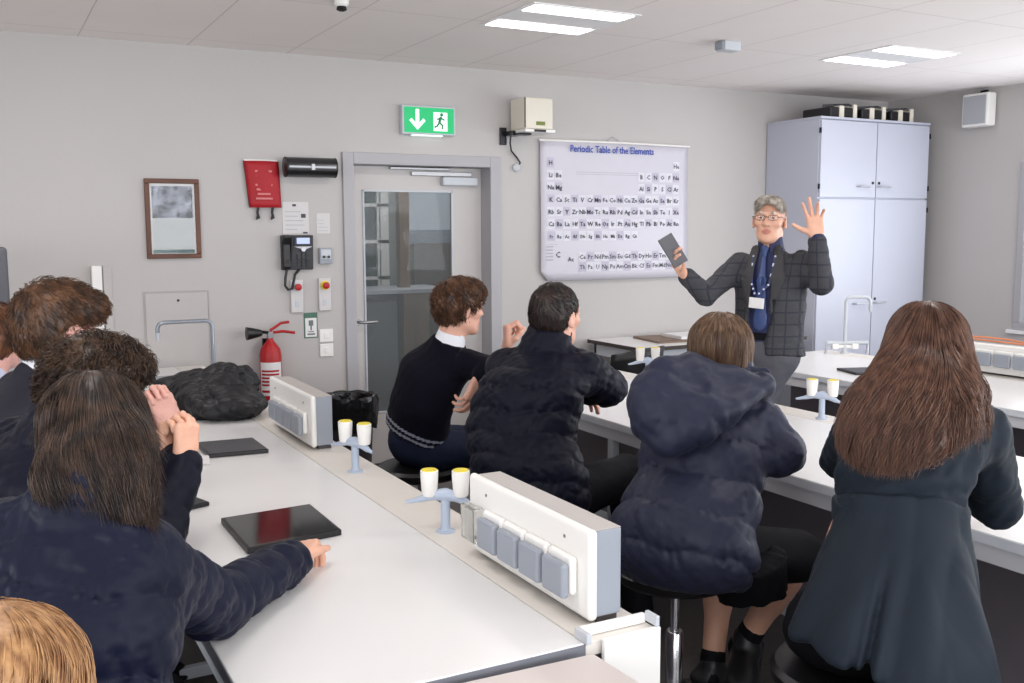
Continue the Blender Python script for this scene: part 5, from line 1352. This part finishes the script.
# ---------------------------------------------------------------- blond student at the near left corner
def blond():
    P = person((-.02, 1.10, 0), 'student with blond hair, only the head showing at the bottom left corner')
    M = frame(60); Mh = frame(70, pitch=-8); r, f = rv(M), fv(M)
    pel = V(-.04, 1.02, .62); hd = V(*(-0.005, 1.225, 1.076)); nk = hd+V(-.02, -.05, -.18); ch = nk+V(-.01, -.02, -.18); lum = V(-.03, 1.02, .75)
    H, W = head_sdf(hd, Mh, nk, .95); shR = nk+r*.16-Z*.06; shL = nk-r*.16-Z*.06; elR = V(.18, 1.15, .72); elL = V(-.1, 1.4, .72)
    wrR = V(.2, 1.38, .68); wrL = V(.05, 1.5, .68)
    A = SDF(); hand_sdf(A, wrR, (0, .9, -.3), (0, 0, -1), -1, 30, fore=elR); A2 = SDF(); hand_sdf(A2, wrL, (.5, .6, -.3), (0, 0, -1), 1, 30, fore=elL)
    B = lower_body(P, pel, M, V(.12, 1.45, .56), V(.25, 1.3, .56), V(.15, 1.5, .12), V(.28, 1.3, .12), M_blackcloth, M_shoe)
    B.loft([(pel, .13, .10), (lum, .12, .09), (ch, .13, .09), (nk-Z*.05, .08, .07)], r)
    body_obj(P, [(H, .006, head_mi(W, Mh)), (A, .005, None), (A2, .005, None), (B, .016, None)], SK_fair)
    G = SDF(); G.loft([(pel, .17, .14), (lum, .165, .13), (ch, .175, .125), (nk-Z*.05, .15, .09), (nk+Z*.02, .07, .066)], r, k=.05)
    G.chain([shR, elR, wrR], [.07, .058, .045], k=.05); G.chain([shL, elL, wrL], [.07, .058, .045], k=.05); G.post.append(lambda p: fold(p, .006, .1, 95)); sdf_obj('jacket', G, .010, M_navy2, P)
    S = SDF(); W2 = lambda x, y, z: hd+Mh@V(x, y, z)
    S.ell(W2(0, -.012, .030), (.088, .108, .094), Mh, k=.03); S.loft([(W2(0, -.07, -.22), .08, .035), (W2(0, -.055, -.12), .095, .06), (W2(0, -.025, -.04), .096, .092), (W2(0, -.012, .04), .087, .104)], rv(Mh), k=.04)
    S.ell(W2(0, .13, -.07), (.075, .09, .14), Mh, k=.01, op='-'); ctr = W2(0, -.0, .10)
    def fl(p, t):
        top = np.clip((p[:, 2:3]-hd[2]+.01)/.06, 0, 1); return top*(((p-ctr)*np.array([1, 1, 0]))*12+np.array([0, 0, -.5]))+(1-top)*V(0, 0, -1)[None]
    hair_obj(P, S, .007, H_blond, [strands(S, roots(S, 2600, seed=22), fl, (.12, .25), 14, .0010, 23, (-.002, .004), wave=.003, wl=.15, tip=.3)])
blond()

# ---------------------------------------------------------------- the teacher
def check_cloth():
    m = mat('checked_tweed', (62, 62, 66), .8, bump=.2, bscale=150); nt = m.node_tree; N = nt.nodes; L = nt.links; b = N['Principled BSDF']
    tc = N.new('ShaderNodeTexCoord'); mp = N.new('ShaderNodeMapping'); mp.inputs['Rotation'].default_value = (0, 0, R(-117)); L.new(tc.outputs['Object'], mp.inputs[0])
    sx = N.new('ShaderNodeSeparateXYZ'); L.new(mp.outputs[0], sx.inputs[0]); outs = []
    for ax, per in (('X', .052), ('Z', .060), ('Y', .062)):
        a = N.new('ShaderNodeMath'); a.operation = 'DIVIDE'; a.inputs[1].default_value = per; L.new(sx.outputs[ax], a.inputs[0])
        f = N.new('ShaderNodeMath'); f.operation = 'FRACT'; L.new(a.outputs[0], f.inputs[0])
        c = N.new('ShaderNodeMath'); c.operation = 'LESS_THAN'; c.inputs[1].default_value = .13 if ax != 'Y' else .0; L.new(f.outputs[0], c.inputs[0]); outs.append(c)
    mxm = N.new('ShaderNodeMath'); mxm.operation = 'MAXIMUM'; L.new(outs[0].outputs[0], mxm.inputs[0]); L.new(outs[1].outputs[0], mxm.inputs[1])
    nz = N.new('ShaderNodeTexNoise'); nz.inputs['Scale'].default_value = 220; L.new(tc.outputs['Object'], nz.inputs['Vector'])
    m1 = N.new('ShaderNodeMix'); m1.data_type = 'RGBA'; m1.inputs['A'].default_value = srgb(66, 68, 74); m1.inputs['B'].default_value = srgb(48, 47, 50); L.new(nz.outputs['Fac'], m1.inputs['Factor'])
    m2 = N.new('ShaderNodeMix'); m2.data_type = 'RGBA'; m2.inputs['B'].default_value = srgb(36, 38, 50); L.new(m1.outputs['Result'], m2.inputs['A']); L.new(mxm.outputs[0], m2.inputs['Factor'])
    L.new(m2.outputs['Result'], b.inputs['Base Color']); return m

def teacher():
    P = person((3.53, 3.84, 0), 'teacher with grey hair and glasses in a checked jacket and blue tie, one hand raised')
    M = frame(205); Mh = frame(219, pitch=1, tilt=-2); r, f = rv(M), fv(M)
    hd = V(*(3.572, 3.853, 1.657)); nk = V(*(3.583, 3.849, 1.500)); ch = V(*(3.567, 3.826, 1.343)); wa = V(*(3.553, 3.812, 1.175)); pel = V(3.545, 3.83, .98)
    shR = nk+r*.165-Z*.065; shL = nk-r*.165-Z*.055
    elR = V(*(3.200, 3.892, 1.290)); wrR = V(*(3.028, 3.850, 1.401)); elL = V(*(3.635, 3.551, 1.353)); wrL = V(*(3.578, 3.531, 1.578))
    H, W = head_sdf(hd, Mh, nk, .98, nose=1.02)
    tabc = V(*(2.934, 3.824, 1.514))
    A = SDF()      # his right hand: holds the tablet from below
    dR = nrm(V(*(2.940, 3.840, 1.490))-wrR); nR = nrm(V(-.25, -.35, .55))
    hand_sdf(A, wrR, dR, nR, -1, (32, 30, 30, 34), 5, (.7, .6, .55, 18), .95, elR)
    A2 = SDF()     # his left hand raised, fingers spread
    dL = nrm(V(*(3.556, 3.542, 1.754))-wrL); nL = nrm(V(-.62, -.78, 0))
    hand_sdf(A2, wrL, dL, nL, -1, (12, 8, 22, 30), 11, (.50, .92, .15, 6), .98, elL)
    B = lower_body(P, pel, M, V(3.40, 3.89, .52), V(3.45, 3.72, .52), V(3.44, 3.95, .10), V(3.47, 3.66, .10), mat('grey_trousers', (84, 84, 92), .75, var=.1, bump=.2, bscale=30), M_shoe, thick=1.05)
    B.loft([(pel, .14, .10), (wa, .13, .095), (ch, .15, .1), (nk-Z*.10, .075, .05)], r)
    body_obj(P, [(H, .0036, head_mi(W, Mh)), (A, .0032, None), (A2, .0032, None), (B, .014, None)], SK_warm)
    eyes(P, W)
    # brows
    for q in (-1, 1):
        T = SDF(); T.chain([W(q*.014, .098, .035), W(q*.032, .097, .040), W(q*.048, .086, .034)], [.0024, .0027, .0018], k=.004); sdf_obj('eyebrow', T, .0022, H_grey, P)
    # shirt
    S1 = SDF(); S1.loft([(pel+Z*.06, .158, .112), (wa, .155, .112), (ch, .170, .115), (nk-Z*.05, .15, .09), (nk+Z*.0, .072, .066)], r, k=.04)
    S1.chain([elR, elR+(wrR-elR)*.90], [.045, .034], k=.01); S1.chain([elL, elL+(wrL-elL)*.96], [.045, .036], k=.01)
    S1.post.append(lambda p: fold(p, .004, .08, 101)); M_sh = mat('navy_shirt', (30, 38, 78), .65, bump=.15, bscale=40)
    sdf_obj('shirt', S1, .008, M_sh, P)
    K = SDF(); K.cap(nk-Z*.01, nk+(hd-nk)*.34, .070, .062, k=.01); K.cap(nk-Z*.05, nk+(hd-nk)*.5, .054, .053, k=.006, op='-')
    K.box(nk+f*.09+Z*.03, (.012, .05, .05), M, rd=.002, k=.01, op='-'); sdf_obj('shirt_collar', K, .0045, M_sh, P)
    # jacket
    G = SDF()
    G.loft([(pel+V(0, 0, .005), .205, .150), (pel+Z*.12, .188, .136), (wa, .178, .130), (ch, .186, .132), (nk-Z*.065, .155, .102), (nk-Z*.0, .082, .076)], r, k=.04, endr=.15)
    G.chain([shR, elR, elR+(wrR-elR)*.86], [.062, .052, .043], k=.05); G.chain([shL, elL, elL+(wrL-elL)*.88], [.064, .056, .045], k=.05)
    G.post.append(lambda p: fold(p, .008, .12, 105, (1, 1, 1)))
    # front opening, widening to the hem
    o0 = nk-Z*.02+f*.02; 
    G.chain([nk+f*.13+Z*.02, ch+f*.15+r*.01, wa+f*.16+r*.012, pel+f*.19+Z*.02+r*.015, pel+f*.19-Z*.16+r*.02], [.070, .082, .076, .085, .11], k=.012, op='-')
    G.cap(nk-Z*.02+f*.02, nk+(hd-nk)*.8+f*.05, .066, .07, k=.01, op='-')
    cc_ = check_cloth()
    jk = sdf_obj('jacket', G, .0065, cc_, P)
    # lapels, pocket square line
    M_lap = mat('lapel_tweed', (56, 55, 58), .8, bump=.2, bscale=150)
    for q in (-1, 1):
        T = SDF(); a = nk+r*q*.062+f*.055+Z*.012; b = ch+r*q*.082+f*.118+Z*.03; c_ = wa+r*(q*.062+.005)+f*.130+Z*.03
        T.chain([a, b, c_], [.026, .034, .012], k=.02, flat=(nrm(f+.25*q*r+.25*Z), .24)); sdf_obj('lapel', T, .005, M_lap, P)
    # tie
    M_tie = mat('blue_tie', (48, 68, 116), .45, bump=.2, bscale=60, sheen=.03)
    T = SDF(); t0 = nk+f*.078+Z*.018; t1 = ch+f*.125+Z*.02; t2 = wa+f*.127+r*.0; t3 = wa+f*.13-Z*.03
    T.cap(t0, t0-Z*.028+f*.008, .018, .012, k=.006, flat=(f, .6)); T.chain([t0-Z*.03+f*.008, t1, t2, t3], [.012, .022, .032, .035], k=.01, flat=(f, .22)); T.cap(t3, t3-Z*.035, .033, .004, k=.006, flat=(f, .22))
    sdf_obj('tie', T, .004, M_tie, P)
    # lanyard and badge
    bc = wa+f*.150+Z*.075+r*.012; M_lan = mat('lanyard_navy', (40, 48, 100), .6); M_land = mat('lanyard_white_marks', (200, 206, 226), .6)
    for q in (-1, 1):
        pts = [nk+r*q*.058+f*.03+Z*.03, nk+r*q*.058+f*.088-Z*.03, ch+r*q*.045+f*.135, bc+Z*.04+r*q*.006]
        P3 = []
        for i in range(3):
            for t in np.linspace(0, 1, 6)[:-1]: P3.append(pts[i]*(1-t)+pts[i+1]*t)
        P3.append(pts[3]); loc = np.array(P.location)
        mb = MB().tube([tuple(x-loc) for x in P3], .0055, 6); ln = mb.build('lanyard', M_lan, P)
        mb = MB()
        for i in range(2, len(P3)-1, 2): mb.tube([tuple(P3[i]+f*.004-loc), tuple((P3[i]*.45+P3[i+1]*.55)+f*.004-loc)], .0052, 6)
        mb.build('lanyard_marks', M_land, ln)
    T = SDF(); T.box(bc, (.040, .003, .027), M @ roty(R(-4)), rd=.002); sdf_obj('name_badge', T, .003, M_paper, P)
    # belt
    T = SDF(); T.loft([(pel+Z*.085, .163, .118), (pel+Z*.115, .163, .118)], r, endr=.1); sdf_obj('belt', T, .006, M_blackcloth, P)
    # glasses
    loc = np.array(P.location); mb = MB(); M_gl = mat('spectacle_metal', (52, 50, 54), .3, metal=.7)
    w = lambda x, y, z: tuple(W(x, y, z)-loc)
    for q in (-1, 1):
        lens = [w(q*(.033+.025*math.cos(a)), .108, .014+.0120*max(-1, min(1, 1.3*math.sin(a)))) for a in np.linspace(0, 2*PI, 21)]
        mb.tube(lens, .0013, 6, cap=False); mb.tube([w(q*.058, .107, .018), w(q*.074, .09, .02), w(q*.083, .02, .012), w(q*.082, -.01, .002)], .0018, 6)
    mb.tube([w(-.009, .109, .017), w(0, .112, .019), w(.009, .109, .017)], .0018, 6); gl = mb.build('glasses', M_gl, P)
    for q in (-1, 1):
        m_ = MB().add([w(q*(.033+.024*math.cos(a)), .108, .014+.0115*max(-1, min(1, 1.3*math.sin(a)))) for a in np.linspace(0, 2*PI, 20, endpoint=False)], [tuple(range(20))]); m_.build('lens', M_glass, gl)
    S, W2 = scalp(hd, Mh, .98, grow=-.002, side=-.009, face=(.100, -.044, .080, .088, .134), fringe=.004, neckz=-.05)
    S.post.append(lambda p: fold(p, .003, .03, 34))
    hair_obj(P, S, .0055, H_grey, [strands(S, roots(S, 2200, seed=30), short_flow(W2, Mh, fwd=.1), (.012, .028), 6, .0010, 31, (-.001, .003), wave=.001, lift=.007)])
    # tablet in his right hand
    fr_u = nrm(V(*(2.968, 3.797, 1.448))-V(*(2.911, 3.843, 1.567))); nn_ = nrm(nR+V(-.2, -.5, .2)); nn_ = nrm(nn_-fr_u*(nn_@fr_u)); ww = np.cross(fr_u, nn_)
    tb_ = empty('tablet_computer', tuple(tabc), 'dark grey tablet held up in the right hand of the teacher', 'tablet')
    Mt = Matrix(np.stack([ww, fr_u, nn_], 1).tolist()).to_4x4()
    m = MB(); m.M = Mt; m.box(-.042, .042, -.078, .078, .004, .014).build('case', mat('slate_case', (104, 104, 108), .5), tb_, bevel=.003, seg=3)
    m = MB(); m.M = Mt; m.box(-.038, .038, -.074, .074, .0145, .0155).build('screen', mat('off_screen', (92, 92, 97), .35), tb_)
teacher()


# ------------------------------------------------------------------ light
def area(name, loc, rot, sx, sy, power, col=(1, 1, 1)):
    l = bpy.data.lights.new(name, 'AREA'); l.shape = 'RECTANGLE'; l.size = sx; l.size_y = sy; l.energy = power; l.color = col
    o = bpy.data.objects.new(name, l); C.objects.link(o); o.location = loc; o.rotation_euler = rot; return o
for a, b in wins: area('window_daylight', (XR-.03, (a+b)/2, 1.47), (0, R(105), 0), 1.2, b-a-.1, 72, (.90, .95, 1))
for a, b in lw: area('window_daylight', (XL+.05, (a+b)/2, 1.55), (0, R(-100), 0), 1.2, b-a-.1, 75, (.93, .96, 1))
for a, b in fw: area('window_daylight', ((a+b)/2, YF+.03, 1.6), (R(104), 0, 0), b-a-.1, 1.3, 138, (.93, .96, 1))
for x, y in [(2.78, 4.62), (5.27, 4.62), (2.78, 1.9), (5.27, 1.9), (.3, 1.9), (.3, 4.62), (.3, -.8), (2.78, -.8)]:
    area('ceiling_lamp', (x, y, CEIL-.02), (0, 0, 0), .58, .5, 18, (1, .97, .94))
area('corridor_light', (3.6, 7.6, 2.65), (0, 0, 0), 1.5, .8, 22, (.95, .97, 1))
w = bpy.data.worlds.new('World'); bpy.context.scene.world = w; w.use_nodes = True
w.node_tree.nodes['Background'].inputs[0].default_value = (.85, .92, 1, 1); w.node_tree.nodes['Background'].inputs[1].default_value = 1.6
sc = bpy.context.scene
sc.view_settings.view_transform = 'Standard'; sc.view_settings.look = 'None'; sc.view_settings.gamma = 1; sc.view_settings.use_curve_mapping = False
sc.view_settings.exposure = -.81
sc.cycles.use_denoising = True; sc.cycles.max_bounces = 8; sc.cycles.diffuse_bounces = 4
try: sc.cycles.denoiser = 'OPENIMAGEDENOISE'
except Exception: pass

# ------------------------------------------------------------------ camera
cam = bpy.data.cameras.new('camera'); co = bpy.data.objects.new('camera', cam); C.objects.link(co)
cam.sensor_fit = 'HORIZONTAL'; cam.sensor_width = 36; cam.lens = 990.6/1024*36; cam.clip_start = .05
yw, pi_, ro = .49445, .11262, .00434
fwd = Vector((math.sin(yw)*math.cos(pi_), math.cos(yw)*math.cos(pi_), -math.sin(pi_)))
rt = Vector((math.cos(yw), -math.sin(yw), 0)); dn = fwd.cross(rt)
r2 = rt*math.cos(ro)+dn*math.sin(ro); d2 = -rt*math.sin(ro)+dn*math.cos(ro)
Mx = Matrix((r2, -d2, -fwd)).transposed().to_4x4(); Mx.translation = (0, 0, 1.62)
co.matrix_world = Mx; sc.camera = co
